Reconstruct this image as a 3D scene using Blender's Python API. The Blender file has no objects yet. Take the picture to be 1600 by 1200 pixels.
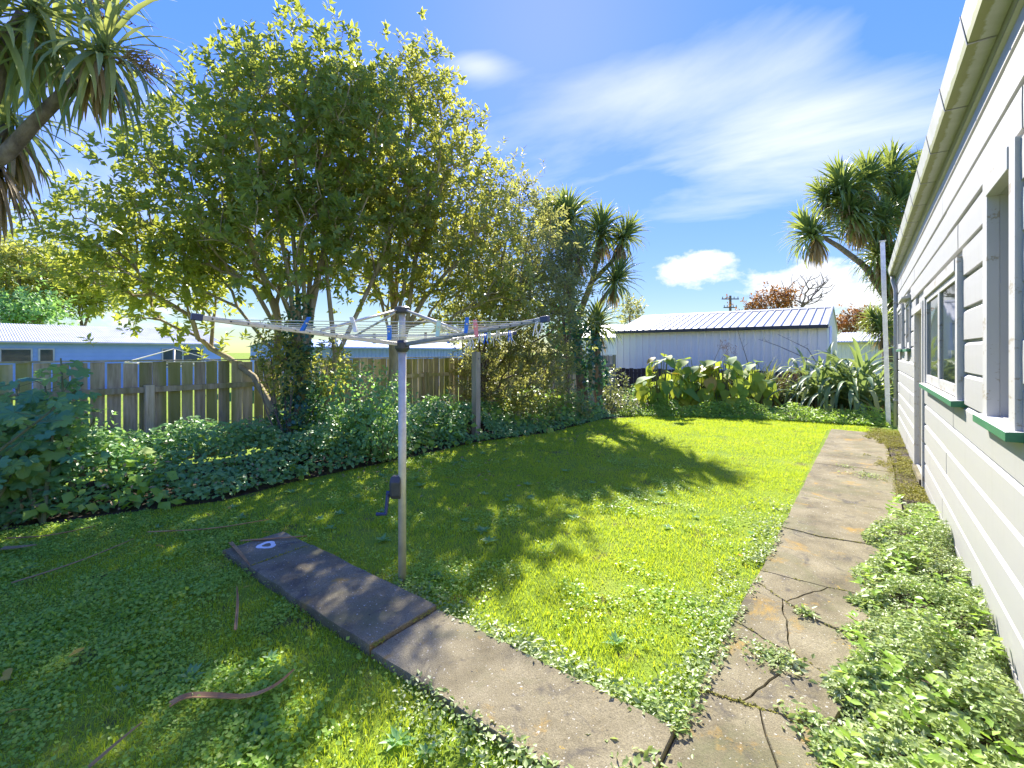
import bpy, math, random
import numpy as np
from mathutils import Vector, Matrix

# ------------------------------------------------------------------ camera, sky, sun, exposure
S = bpy.context.scene
COL = S.collection
YAW = math.atan(550 / 711)
SN, CS = math.sin(YAW), math.cos(YAW)
EYE = 1.6
cam = bpy.data.objects.new('camera', bpy.data.cameras.new('camera'))
COL.objects.link(cam)
cam.location = (0, 0, EYE)
cam.rotation_euler = (math.pi / 2, 0, YAW)
cam.data.sensor_width = 36
cam.data.lens = 16.0
cam.data.shift_y = -50 / 1600
cam.data.clip_start = 0.05
cam.data.clip_end = 3000
S.camera = cam

TO_SUN = Vector((-0.70, 1.08, 1.0)).normalized()
SUN_EL = math.asin(TO_SUN.z)
SUN_AZ = math.atan2(TO_SUN.x, TO_SUN.y)          # clockwise from +Y
world = bpy.data.worlds.new('World')
S.world = world
world.use_nodes = True
WN, WL = world.node_tree.nodes, world.node_tree.links
WN.clear()


def wnode(kind, **kw):
    n = WN.new(kind)
    for k, v in kw.items():
        setattr(n, k, v)
    return n


def wmath(op, a, b=None, c=None, clamp=False):
    n = wnode('ShaderNodeMath', operation=op, use_clamp=clamp)
    for i, v in enumerate((a, b, c)):
        if v is None:
            continue
        if isinstance(v, (int, float)):
            n.inputs[i].default_value = v
        else:
            WL.new(v, n.inputs[i])
    return n.outputs[0]


sky = wnode('ShaderNodeTexSky', sky_type='NISHITA', sun_disc=False)
sky.sun_elevation = SUN_EL
sky.sun_rotation = SUN_AZ
sky.air_density = 1.0
sky.dust_density = 0.05
sky.ozone_density = 3.0
sky.altitude = 20
hsv = wnode('ShaderNodeHueSaturation')
hsv.inputs['Hue'].default_value = 0.527
hsv.inputs['Saturation'].default_value = 1.3
hsv.inputs['Value'].default_value = 1.0
# the camera's own response: highlights of the sky rolled off evenly
bw = wnode('ShaderNodeRGBToBW')
WL.new(sky.outputs[0], bw.inputs[0])
roll = wmath('DIVIDE', 1.75, wmath('MULTIPLY_ADD', bw.outputs[0], 1.7, 1.0))
scl = wnode('ShaderNodeVectorMath', operation='SCALE')
WL.new(sky.outputs[0], scl.inputs[0])
WL.new(roll, scl.inputs['Scale'])
WL.new(scl.outputs[0], hsv.inputs['Color'])
tc = wnode('ShaderNodeTexCoord')
nrm = wnode('ShaderNodeVectorMath', operation='NORMALIZE')
WL.new(tc.outputs['Generated'], nrm.inputs[0])
sep = wnode('ShaderNodeSeparateXYZ')
WL.new(nrm.outputs[0], sep.inputs[0])
# high wisps: a flat cloud layer seen from below (direction / height)
hh = wmath('ADD', wmath('MAXIMUM', sep.outputs[2], 0.0), 0.12)
lay = wnode('ShaderNodeCombineXYZ')
WL.new(wmath('DIVIDE', sep.outputs[0], hh), lay.inputs[0])
WL.new(wmath('DIVIDE', sep.outputs[1], hh), lay.inputs[1])
mp = wnode('ShaderNodeMapping')
mp.inputs['Location'].default_value = (3.1, 1.7, 0)
mp.inputs['Rotation'].default_value = (0, 0, math.radians(38))
mp.inputs['Scale'].default_value = (0.55, 1.35, 1)
WL.new(lay.outputs[0], mp.inputs[0])
n1 = wnode('ShaderNodeTexNoise')
n1.inputs['Scale'].default_value = 1.1
n1.inputs['Detail'].default_value = 9
n1.inputs['Roughness'].default_value = 0.56
n1.inputs['Distortion'].default_value = 0.5
WL.new(mp.outputs[0], n1.inputs['Vector'])


def sky_dir(x, y):
    u, v = (x - 800) / 711, (550 - y) / 711
    return Vector((-SN + u * CS, CS + u * SN, v)).normalized()


def bump(d, width, squash=2.2):
    """soft patch on the sky sphere round a direction, flattened vertically"""
    sub = wnode('ShaderNodeVectorMath', operation='SUBTRACT')
    WL.new(nrm.outputs[0], sub.inputs[0])
    sub.inputs[1].default_value = d
    mul = wnode('ShaderNodeVectorMath', operation='MULTIPLY')
    WL.new(sub.outputs[0], mul.inputs[0])
    mul.inputs[1].default_value = (1, 1, squash)
    ln = wnode('ShaderNodeVectorMath', operation='LENGTH')
    WL.new(mul.outputs[0], ln.inputs[0])
    q = wmath('DIVIDE', ln.outputs['Value'], width)
    return wmath('POWER', 2.718, wmath('MULTIPLY', wmath('MULTIPLY', q, q), -1.0))


wis = None
for x, y, w, s, a in ((1240, 70, .15, 1.6, .29), (1000, 150, .18, 3.4, .28), (1300, 195, .28, 2.8, .36), (745, 104, .06, 3, .32),
                      (150, 150, .4, 1.5, .12), (20, 350, .3, 3, .25), (1180, 310, .2, 5, .14)):
    t = wmath('MULTIPLY', bump(sky_dir(x, y), w, s), a)
    wis = t if wis is None else wmath('ADD', wis, t)
wsum = wmath('ADD', wmath('MULTIPLY', wmath('SUBTRACT', n1.outputs[0], 0.63), 1.0), wis)
wd = wmath('MULTIPLY', wmath('MAXIMUM', wsum, 0.0), 2.1, clamp=True)
# low cumulus
n2 = wnode('ShaderNodeTexNoise')
n2.inputs['Scale'].default_value = 13
n2.inputs['Detail'].default_value = 6
n2.inputs['Roughness'].default_value = 0.66
m2 = wnode('ShaderNodeMapping')
m2.inputs['Scale'].default_value = (1, 1, 1.7)
WL.new(nrm.outputs[0], m2.inputs[0])
WL.new(m2.outputs[0], n2.inputs['Vector'])
cum = None
for x, y, w, s, a in ((1065, 425, .085, 2.2, .56), (1105, 402, .05, 2.4, .36), (1235, 440, .10, 2.2, .56), (1340, 470, .12, 2, .5), (300, 480, .3, 2.5, .3)):
    t = wmath('MULTIPLY', bump(sky_dir(x, y), w, s), a)
    cum = t if cum is None else wmath('ADD', cum, t)
csum = wmath('ADD', wmath('SUBTRACT', n2.outputs[0], 0.83), cum)
cd = wmath('MULTIPLY', wmath('MAXIMUM', csum, 0.0), 4.5, clamp=True)
dens = wmath('MULTIPLY', wmath('MAXIMUM', wd, cd), 0.86)
mixc = wnode('ShaderNodeMix', data_type='RGBA')
WL.new(dens, mixc.inputs['Factor'])
WL.new(hsv.outputs[0], mixc.inputs['A'])
mixc.inputs['B'].default_value = (1.35, 1.35, 1.38, 1)
bg = wnode('ShaderNodeBackground')
bg.inputs['Strength'].default_value = 0.15
WL.new(mixc.outputs['Result'], bg.inputs[0])
wo = wnode('ShaderNodeOutputWorld')
WL.new(bg.outputs[0], wo.inputs[0])

sun = bpy.data.objects.new('sun', bpy.data.lights.new('sun', 'SUN'))
COL.objects.link(sun)
sun.data.energy = 2.0
sun.data.angle = math.radians(0.55)
sun.data.color = (1.0, 0.95, 0.86)
sun.rotation_euler = TO_SUN.to_track_quat('Z', 'Y').to_euler()
sun.location = (-10, 15, 14)

S.view_settings.view_transform = 'Standard'
S.view_settings.look = 'None'
S.view_settings.gamma = 1
S.view_settings.exposure = 2.8
S.render.engine = 'CYCLES'
S.cycles.max_bounces = 12
S.cycles.diffuse_bounces = 8
S.cycles.transmission_bounces = 8
S.cycles.transparent_max_bounces = 8

# ------------------------------------------------------------------ helpers
rng = np.random.default_rng(11)
random.seed(5)
R = random.uniform


def at(x, y, d):
    """world point seen at photo pixel x, y at depth d metres"""
    u, v = (x - 800) / 711, (550 - y) / 711
    return np.array((d * (-SN + u * CS), d * (CS + u * SN), EYE + d * v))


def tag(o, label=None, cat=None, group=None, kind=None):
    for k, v in (('label', label), ('category', cat), ('group', group), ('kind', kind)):
        if v:
            o[k] = v
    return o


def empty(name, loc=(0, 0, 0), label=None, cat=None, group=None):
    o = bpy.data.objects.new(name, None)
    o.empty_display_size = .2
    COL.objects.link(o)
    o.location = loc
    return tag(o, label, cat, group)


def link_mesh(name, me, mat, parent=None, world_space=True):
    o = bpy.data.objects.new(name, me)
    if mat is not None and not me.materials:
        me.materials.append(mat)
    COL.objects.link(o)
    if parent is not None:
        o.parent = parent
        if world_space:                       # vertices were given in world space
            p = parent
            off = Vector()
            while p is not None:
                off += p.location
                p = p.parent
            o.location = -off
    return o


def np_mesh(name, V, F, smooth=False):
    """V (n,3), F (m,k) constant-size faces"""
    me = bpy.data.meshes.new(name)
    V = np.asarray(V, np.float32).reshape(-1, 3)
    F = np.asarray(F, np.int32)
    k = F.shape[1]
    me.vertices.add(len(V))
    me.vertices.foreach_set('co', V.ravel())
    me.loops.add(F.size)
    me.loops.foreach_set('vertex_index', F.ravel())
    me.polygons.add(len(F))
    me.polygons.foreach_set('loop_start', np.arange(0, F.size, k, dtype=np.int32))
    me.polygons.foreach_set('loop_total', np.full(len(F), k, np.int32))
    if smooth:
        me.polygons.foreach_set('use_smooth', np.ones(len(F), bool))
    me.update(calc_edges=True)
    return me


class MB:
    def __init__(s):
        s.v, s.f = [], []

    def add(s, V, F):
        b = len(s.v)
        s.v += [tuple(map(float, p)) for p in V]
        s.f += [tuple(int(i) + b for i in f) for f in F]
        return s

    def box(s, x0, x1, y0, y1, z0, z1):
        V = [(x, y, z) for x in (x0, x1) for y in (y0, y1) for z in (z0, z1)]
        return s.add(V, [(0, 1, 3, 2), (4, 6, 7, 5), (0, 4, 5, 1), (2, 3, 7, 6), (0, 2, 6, 4), (1, 5, 7, 3)])

    def cbox(s, x0, x1, y0, y1, z0, z1, c=.004):
        """box with chamfered edges along its longest axis"""
        return s.box(x0, x1, y0, y1, z0, z1)

    def extrude(s, prof, axis, a0, a1):
        """closed 2-D profile pulled along an axis; profile coords are the other two axes in order"""
        n = len(prof)
        V = []
        for a in (a0, a1):
            for p in prof:
                q = list(p)
                q.insert(axis, a)
                V.append(q)
        F = [(i, (i + 1) % n, n + (i + 1) % n, n + i) for i in range(n)]
        F += [tuple(range(n - 1, -1, -1)), tuple(range(n, 2 * n))]
        return s.add(V, F)

    def tube(s, pts, rad, sides=7, cap=True):
        P = [Vector(p) for p in pts]
        if not hasattr(rad, '__len__'):
            rad = [rad] * len(P)
        V, F = [], []
        t0 = (P[1] - P[0]).normalized()
        n = t0.orthogonal().normalized()
        for i, p in enumerate(P):
            t = (P[min(i + 1, len(P) - 1)] - P[max(i - 1, 0)])
            t = t.normalized() if t.length > 1e-9 else t0
            n = (n - t * n.dot(t))
            n = n.normalized() if n.length > 1e-6 else t.orthogonal().normalized()
            b = t.cross(n)
            for k in range(sides):
                a = 2 * math.pi * k / sides
                V.append(p + (n * math.cos(a) + b * math.sin(a)) * rad[i])
        for i in range(len(P) - 1):
            for k in range(sides):
                k2 = (k + 1) % sides
                F.append((i * sides + k, i * sides + k2, (i + 1) * sides + k2, (i + 1) * sides + k))
        if cap:
            F.append(tuple(range(sides - 1, -1, -1)))
            F.append(tuple(range((len(P) - 1) * sides, len(P) * sides)))
        return s.add(V, F)

    def build(s, name, mat, parent=None, smooth=False, world_space=True, bevel=0):
        me = bpy.data.meshes.new(name)
        me.from_pydata(s.v, [], s.f)
        if smooth:
            me.polygons.foreach_set('use_smooth', np.ones(len(me.polygons), bool))
        me.update()
        o = link_mesh(name, me, mat, parent, world_space)
        if bevel:
            m = o.modifiers.new('bevel', 'BEVEL')
            m.width = bevel
            m.segments = 2
            m.limit_method = 'ANGLE'
        return o


def vnoise(x, y, seed=0):
    """cheap smooth value noise for placing things"""
    def h(i, j):
        n = np.sin(i * 127.1 + j * 311.7 + seed * 74.7) * 43758.5453
        return n - np.floor(n)
    xi, yi = np.floor(x), np.floor(y)
    fx, fy = x - xi, y - yi
    fx, fy = fx * fx * (3 - 2 * fx), fy * fy * (3 - 2 * fy)
    return (h(xi, yi) * (1 - fx) + h(xi + 1, yi) * fx) * (1 - fy) + (h(xi, yi + 1) * (1 - fx) + h(xi + 1, yi + 1) * fx) * fy


# ------------------------------------------------------------------ materials
def mat_base(name):
    m = bpy.data.materials.new(name)
    m.use_nodes = True
    N, L = m.node_tree.nodes, m.node_tree.links
    return m, N, L, N['Principled BSDF'], N['Material Output']


def ramp(N, stops):
    r = N.new('ShaderNodeValToRGB')
    e = r.color_ramp.elements
    while len(e) < len(stops):
        e.new(0.5)
    for el, (p, c) in zip(e, stops):
        el.position = p
        el.color = (*c, 1)
    return r


def noise(N, L, scale, detail=4, rough=.55, coord='Object', mscale=None):
    t = N.new('ShaderNodeTexCoord')
    n = N.new('ShaderNodeTexNoise')
    n.inputs['Scale'].default_value = scale
    n.inputs['Detail'].default_value = detail
    n.inputs['Roughness'].default_value = rough
    src = t.outputs[coord]
    if mscale:
        mpn = N.new('ShaderNodeMapping')
        mpn.inputs['Scale'].default_value = mscale
        L.new(src, mpn.inputs[0])
        src = mpn.outputs[0]
    L.new(src, n.inputs['Vector'])
    return n


def mixrgb(N, L, fac, a, b, mode='MIX'):
    m = N.new('ShaderNodeMix')
    m.data_type = 'RGBA'
    m.blend_type = mode
    for key, v in (('Factor', fac), ('A', a), ('B', b)):
        if isinstance(v, (int, float)):
            m.inputs[key].default_value = v
        elif isinstance(v, tuple):
            m.inputs[key].default_value = (*v, 1)
        else:
            L.new(v, m.inputs[key])
    return m.outputs['Result']


def add_bump(N, L, P, h, strength=.3, dist=.01):
    b = N.new('ShaderNodeBump')
    b.inputs['Strength'].default_value = strength
    b.inputs['Distance'].default_value = dist
    L.new(h, b.inputs['Height'])
    L.new(b.outputs[0], P.inputs['Normal'])


def leaf_mat(name, cols, trans=(.3, .42, .04), tfac=.35, rough=.45, spec=.5, per_object=False):
    m, N, L, P, O = mat_base(name)
    g = N.new('ShaderNodeNewGeometry')
    r = ramp(N, [(i / (len(cols) - 1), c) for i, c in enumerate(cols)])
    if per_object:
        oi = N.new('ShaderNodeObjectInfo')
        L.new(oi.outputs['Random'], r.inputs[0])
    else:
        nz = noise(N, L, 2.6, 3, .6)
        ma = N.new('ShaderNodeMath')
        ma.operation = 'MULTIPLY_ADD'
        ma.inputs[1].default_value = .55
        L.new(g.outputs['Random Per Island'], ma.inputs[0])
        mr = N.new('ShaderNodeMapRange')
        mr.inputs['From Min'].default_value = .32
        mr.inputs['From Max'].default_value = .68
        mr.inputs['To Max'].default_value = .45
        L.new(nz.outputs[0], mr.inputs[0])
        L.new(mr.outputs[0], ma.inputs[2])
        L.new(ma.outputs[0], r.inputs[0])
    L.new(r.outputs[0], P.inputs['Base Color'])
    P.inputs['Roughness'].default_value = rough
    P.inputs['Specular IOR Level'].default_value = spec
    t = N.new('ShaderNodeBsdfTranslucent')
    c = mixrgb(N, L, .5, r.outputs[0], trans)
    L.new(c, t.inputs[0])
    mx = N.new('ShaderNodeMixShader')
    mx.inputs[0].default_value = tfac
    L.new(P.outputs[0], mx.inputs[1])
    L.new(t.outputs[0], mx.inputs[2])
    L.new(mx.outputs[0], O.inputs[0])
    return m


def rough_mat(name, stops, scale=6, rough=.8, bump_s=.3, mscale=None, detail=6, metal=0, bdist=.01, spec=.3):
    m, N, L, P, O = mat_base(name)
    n = noise(N, L, scale, detail, .6, 'Object', mscale)
    r = ramp(N, stops)
    L.new(n.outputs[0], r.inputs[0])
    L.new(r.outputs[0], P.inputs['Base Color'])
    P.inputs['Roughness'].default_value = rough
    P.inputs['Metallic'].default_value = metal
    P.inputs['Specular IOR Level'].default_value = spec
    if bump_s:
        add_bump(N, L, P, n.outputs[0], bump_s, bdist)
    return m


def concrete_mat():
    m, N, L, P, O = mat_base('old_concrete')
    a = noise(N, L, 2.3, 8, .68)
    r1 = ramp(N, [(.3, (.115, .095, .055)), (.5, (.22, .187, .112)), (.72, (.31, .27, .17))])
    L.new(a.outputs[0], r1.inputs[0])
    f = noise(N, L, 150, 3, .65)
    r2 = ramp(N, [(.3, (.6, .6, .6)), (.7, (1.25, 1.25, 1.25))])
    L.new(f.outputs[0], r2.inputs[0])
    c = mixrgb(N, L, 1.0, r1.outputs[0], r2.outputs[0], 'MULTIPLY')

    def layer(c, scale, lo, hi, col, amt=1.0, dist=.6, detail=7, rough=.7):
        n = noise(N, L, scale, detail, rough)
        n.inputs['Distortion'].default_value = dist
        rr = ramp(N, [(lo, (0, 0, 0)), (hi, (amt, amt, amt))])
        L.new(n.outputs[0], rr.inputs[0])
        return mixrgb(N, L, rr.outputs[0], c, col)
    c = layer(c, 1.1, .50, .70, (.13, .135, .06), .8, 1.0)            # algae
    c = layer(c, 5.3, .56, .66, (.09, .08, .065), .8, .8)             # dark stains
    c = layer(c, 3.1, .58, .68, (.33, .21, .05), .85, .5)             # orange lichen
    c = layer(c, 21, .66, .70, (.36, .25, .06), .9, .2, 4)            # lichen spots
    c = layer(c, 70, .68, .73, (.50, .48, .42), .9, 0, 2, .5)         # pale aggregate
    c = layer(c, 58, .70, .75, (.05, .045, .04), .8, .3, 2, .5)       # pits
    L.new(c, P.inputs['Base Color'])
    P.inputs['Roughness'].default_value = .92
    P.inputs['Specular IOR Level'].default_value = .2
    add_bump(N, L, P, f.outputs[0], .7, .005)
    return m


def paint_mat(name, col, dirt=(.45, .43, .36), flake=.70, under=(.33, .29, .22), rough=.5):
    """old house paint: faint dirt, chips to bare timber"""
    m, N, L, P, O = mat_base(name)
    a = noise(N, L, 1.7, 6, .65, mscale=(1, .35, 1.6))
    r = ramp(N, [(.42, col), (.85, tuple(.55 * c + .45 * d for c, d in zip(col, dirt)))])
    L.new(a.outputs[0], r.inputs[0])
    st = noise(N, L, 5, 5, .65, mscale=(1, 4, .35))
    rs = ramp(N, [(.52, (0, 0, 0)), (.78, (.45, .45, .45))])
    L.new(st.outputs[0], rs.inputs[0])
    rcol = mixrgb(N, L, rs.outputs[0], r.outputs[0], tuple(.5 * c + .5 * d * .7 for c, d in zip(col, dirt)))
    b = noise(N, L, 9, 8, .72, mscale=(1, .5, 1.3))
    r2 = ramp(N, [(flake, (0, 0, 0)), (flake + .025, (1, 1, 1))])
    L.new(b.outputs[0], r2.inputs[0])
    c = mixrgb(N, L, r2.outputs[0], rcol, under)
    L.new(c, P.inputs['Base Color'])
    P.inputs['Roughness'].default_value = rough
    add_bump(N, L, P, a.outputs[0], .12, .006)
    return m


def wood_mat(name, stops, moss=(.28, .29, .06), moss_at=.52):
    m, N, L, P, O = mat_base(name)
    oi = N.new('ShaderNodeObjectInfo')
    add = N.new('ShaderNodeVectorMath')
    add.operation = 'ADD'
    t = N.new('ShaderNodeTexCoord')
    mpn = N.new('ShaderNodeMapping')
    mpn.inputs['Scale'].default_value = (14, 14, 1.4)
    L.new(t.outputs['Object'], mpn.inputs[0])
    cmb = N.new('ShaderNodeCombineXYZ')
    mul = N.new('ShaderNodeMath')
    mul.operation = 'MULTIPLY'
    mul.inputs[1].default_value = 60
    L.new(oi.outputs['Random'], mul.inputs[0])
    for i in range(3):
        L.new(mul.outputs[0], cmb.inputs[i])
    L.new(mpn.outputs[0], add.inputs[0])
    L.new(cmb.outputs[0], add.inputs[1])
    n = N.new('ShaderNodeTexNoise')
    n.inputs['Scale'].default_value = 1.6
    n.inputs['Detail'].default_value = 7
    n.inputs['Roughness'].default_value = .65
    L.new(add.outputs[0], n.inputs['Vector'])
    r = ramp(N, stops)
    L.new(n.outputs[0], r.inputs[0])
    g = N.new('ShaderNodeTexNoise')
    g.inputs['Scale'].default_value = .22
    g.inputs['Detail'].default_value = 5
    L.new(add.outputs[0], g.inputs['Vector'])
    r2 = ramp(N, [(moss_at - .1, (0, 0, 0)), (moss_at + .12, (.85, .85, .85))])
    L.new(g.outputs[0], r2.inputs[0])
    c = mixrgb(N, L, r2.outputs[0], r.outputs[0], moss)
    val = N.new('ShaderNodeMapRange')
    val.inputs['To Min'].default_value = .72
    val.inputs['To Max'].default_value = 1.2
    L.new(oi.outputs['Random'], val.inputs[0])
    hs = N.new('ShaderNodeHueSaturation')
    L.new(val.outputs[0], hs.inputs['Value'])
    L.new(c, hs.inputs['Color'])
    L.new(hs.outputs[0], P.inputs['Base Color'])
    P.inputs['Roughness'].default_value = .9
    add_bump(N, L, P, n.outputs[0], .5, .006)
    return m


def plain(name, col, rough=.5, metal=0, spec=.5):
    m, N, L, P, O = mat_base(name)
    n = noise(N, L, 14, 4, .6)
    r = ramp(N, [(.3, tuple(c * .82 for c in col)), (.7, tuple(min(1, c * 1.1) for c in col))])
    L.new(n.outputs[0], r.inputs[0])
    L.new(r.outputs[0], P.inputs['Base Color'])
    P.inputs['Roughness'].default_value = rough
    P.inputs['Metallic'].default_value = metal
    P.inputs['Specular IOR Level'].default_value = spec
    return m


def glass_mat(name='window_glass', tint=(.05, .065, .06)):
    m, N, L, P, O = mat_base(name)
    P.inputs['Base Color'].default_value = (*tint, 1)
    P.inputs['Roughness'].default_value = .03
    P.inputs['IOR'].default_value = 1.52
    n = noise(N, L, 2.2, 2, .4)
    add_bump(N, L, P, n.outputs[0], .05, .02)
    tr = N.new('ShaderNodeBsdfTransparent')
    tr.inputs[0].default_value = (.75, .8, .78, 1)
    mx = N.new('ShaderNodeMixShader')
    mx.inputs[0].default_value = .3
    L.new(P.outputs[0], mx.inputs[1])
    L.new(tr.outputs[0], mx.inputs[2])
    L.new(mx.outputs[0], O.inputs[0])
    return m


def sill_mat():
    m, N, L, P, O = mat_base('green_sill_paint')
    g = N.new('ShaderNodeNewGeometry')
    sp = N.new('ShaderNodeSeparateXYZ')
    L.new(g.outputs['True Normal'], sp.inputs[0])
    n = noise(N, L, 16, 7, .7)
    r = ramp(N, [(.5, (.03, .16, .07)), (.8, (.05, .22, .10))])
    L.new(n.outputs[0], r.inputs[0])
    rt = ramp(N, [(.50, (.72, .72, .68)), (.56, (.34, .32, .27))])     # the worn top was painted white
    L.new(n.outputs[0], rt.inputs[0])
    gt = N.new('ShaderNodeMath')
    gt.operation = 'GREATER_THAN'
    gt.inputs[1].default_value = .6
    L.new(sp.outputs[2], gt.inputs[0])
    L.new(mixrgb(N, L, gt.outputs[0], r.outputs[0], rt.outputs[0]), P.inputs['Base Color'])
    P.inputs['Roughness'].default_value = .5
    return m


def gutter_mat():
    m, N, L, P, O = mat_base('gutter_paint')
    t = N.new('ShaderNodeTexCoord')
    sp = N.new('ShaderNodeSeparateXYZ')
    L.new(t.outputs['Object'], sp.inputs[0])
    n = noise(N, L, 5, 6, .7)
    base = ramp(N, [(.35, (.42, .42, .36)), (.75, (.52, .52, .48))])
    L.new(n.outputs[0], base.inputs[0])
    # moss growing along the lower outer corner (z about 3.2)
    d = N.new('ShaderNodeMath')
    d.operation = 'SUBTRACT'
    L.new(sp.outputs[0], d.inputs[0])
    d.inputs[1].default_value = .425
    ab = N.new('ShaderNodeMath')
    ab.operation = 'ABSOLUTE'
    L.new(d.outputs[0], ab.inputs[0])
    zz = N.new('ShaderNodeMath')
    zz.operation = 'SUBTRACT'
    zz.inputs[1].default_value = 3.2
    L.new(sp.outputs[2], zz.inputs[0])
    za = N.new('ShaderNodeMath')
    za.operation = 'ABSOLUTE'
    L.new(zz.outputs[0], za.inputs[0])
    su = N.new('ShaderNodeMath')
    su.operation = 'ADD'
    L.new(ab.outputs[0], su.inputs[0])
    L.new(za.outputs[0], su.inputs[1])
    n2 = noise(N, L, 11, 5, .7, mscale=(1, .6, 1))
    k = N.new('ShaderNodeMath')
    k.operation = 'MULTIPLY_ADD'
    k.inputs[1].default_value = -.075
    L.new(n2.outputs[0], k.inputs[0])
    L.new(su.outputs[0], k.inputs[2])
    r = ramp(N, [(0.0, (.85, .85, .85)), (.012, (0, 0, 0))])
    L.new(k.outputs[0], r.inputs[0])
    L.new(mixrgb(N, L, r.outputs[0], base.outputs[0], (.22, .23, .03)), P.inputs['Base Color'])
    P.inputs['Roughness'].default_value = .55
    return m


M = {}
M['concrete'] = concrete_mat()
M['white'] = paint_mat('white_house_paint', (.40, .395, .38), flake=.68)
M['facing'] = paint_mat('flaking_white_paint', (.47, .465, .445), flake=.575)
M['cream'] = paint_mat('cream_door_paint', (.62, .58, .46), flake=.8)
M['sill'] = sill_mat()
M['gutter'] = gutter_mat()
M['glass'] = glass_mat()
M['dark'] = plain('dark_interior', (.05, .05, .05), .9)
M['paling'] = wood_mat('weathered_paling', [(.3, (.32, .25, .14)), (.5, (.55, .46, .29)), (.72, (.70, .61, .43))])
M['post'] = wood_mat('weathered_post', [(.3, (.36, .30, .19)), (.6, (.52, .45, .31))], moss_at=.75)
M['darkwood'] = wood_mat('dark_timber', [(.3, (.05, .035, .025)), (.6, (.11, .08, .06))], moss_at=.8)
M['alu'] = plain('dull_aluminium', (.64, .59, .48), .45, .3)
M['alu_dark'] = plain('grey_anodised', (.30, .30, .30), .45, .5)
M['plastic_dark'] = plain('charcoal_plastic', (.06, .06, .065), .45)
M['plastic_navy'] = plain('navy_plastic', (.03, .045, .12), .4)
M['line'] = plain('cream_line', (.72, .68, .55), .6)
M['iron_white'] = rough_mat('pale_iron_roof', [(.3, (.42, .42, .41)), (.7, (.58, .58, .56))], 2, .5, 0)
M['iron_wall'] = rough_mat('off_white_cladding', [(.3, (.80, .76, .66)), (.7, (.86, .82, .72))], 1.2, .5, 0)
M['trim_dark'] = plain('charcoal_gutter', (.045, .045, .05), .5)
M['blue'] = rough_mat('blue_house_paint', [(.3, (.27, .40, .70)), (.7, (.33, .46, .76))], 2, .6, 0)
M['bark'] = rough_mat('tan_bark', [(.3, (.22, .17, .09)), (.55, (.40, .33, .19)), (.75, (.54, .47, .30))], 9, .9, .6, (1, 1, .3), bdist=.02)
M['bark_grey'] = rough_mat('grey_cork_bark', [(.3, (.10, .08, .065)), (.55, (.22, .18, .14)), (.75, (.32, .27, .22))], 12, .95, .8, (1, 1, .5), bdist=.03)
M['stem'] = rough_mat('green_stem', [(.3, (.12, .14, .05)), (.7, (.2, .21, .09))], 8, .7, 0)
M['twig'] = rough_mat('grey_twig', [(.3, (.12, .09, .07)), (.7, (.22, .17, .13))], 8, .9, 0)
M['soil'] = rough_mat('garden_soil', [(.3, (.035, .026, .018)), (.55, (.075, .058, .04)), (.75, (.13, .10, .065))], 9, .95, .8, bdist=.03)
M['leaf_a'] = leaf_mat('glossy_olive_leaf', [(.09, .18, .07), (.14, .23, .05), (.20, .28, .055), (.28, .32, .07)], (.82, .80, .08), 0.5, .36)
M['leaf_b'] = leaf_mat('yellow_olive_leaf', [(.13, .20, .055), (.20, .26, .055), (.28, .31, .075), (.35, .35, .10)], (.84, .80, .10), 0.5, .4)
M['leaf_c'] = leaf_mat('dusty_olive_leaf', [(.12, .175, .065), (.18, .22, .075), (.25, .265, .10), (.31, .31, .14)], (.74, .70, .14), 0.5, .45)
M['leaf_pale'] = leaf_mat('pale_green_leaf', [(.12, .16, .05), (.18, .22, .07), (.24, .27, .10)], (.5, .52, .12), .4, .4)
M['cover'] = leaf_mat('blue_green_leaf', [(.12, .29, .11), (.18, .36, .125), (.23, .41, .125), (.31, .46, .10)], (.5, .8, .12), 0.4, .45)
M['ivy'] = leaf_mat('dark_ivy_leaf', [(.04, .12, .075), (.06, .16, .09), (.10, .21, .10)], (.2, .45, .1), 0.28, .35)
M['mallow'] = leaf_mat('mallow_leaf', [(.11, .29, .12), (.15, .34, .13), (.21, .39, .10), (.31, .45, .07)], (.44, .7, .1), 0.4, .5, per_object=True)
M['bigleaf'] = leaf_mat('broad_leaf', [(.10, .23, .04), (.15, .29, .05), (.24, .37, .05), (.46, .48, .05), (.13, .27, .05)], (.68, .74, .06), .44, .62, .25, per_object=True)
M['yellowleaf'] = leaf_mat('yellow_leaf', [(.42, .27, .02), (.5, .36, .04)], (.6, .4, .03), .3, .5, per_object=True)
M['flax'] = leaf_mat('flax_leaf', [(.10, .18, .09), (.14, .23, .10), (.22, .30, .10), (.31, .36, .15)], (.5, .6, .1), 0.34, .5, .3, per_object=True)
M['flax_y'] = leaf_mat('yellow_flax_leaf', [(.14, .19, .03), (.22, .26, .05), (.28, .30, .08)], (.5, .5, .08), .3, .4)
M['cab'] = leaf_mat('cabbage_blade', [(.075, .14, .065), (.12, .20, .075), (.19, .27, .08), (.29, .34, .08)], (.6, .64, .08), 0.4, .34)
M['cab_o'] = leaf_mat('cabbage_blade_near', [(.14, .23, .12), (.20, .28, .13), (.27, .34, .12), (.38, .41, .12)], (.65, .66, .1), 0.4, .34, per_object=True)
M['dead'] = leaf_mat('dry_blade', [(.22, .15, .06), (.34, .25, .11), (.48, .37, .19)], (.4, .28, .1), 0.25, .7)
M['autumn'] = leaf_mat('rust_leaf', [(.16, .055, .015), (.24, .09, .02), (.30, .15, .03), (.12, .10, .02)], (.5, .2, .03), .35, .6)
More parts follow.
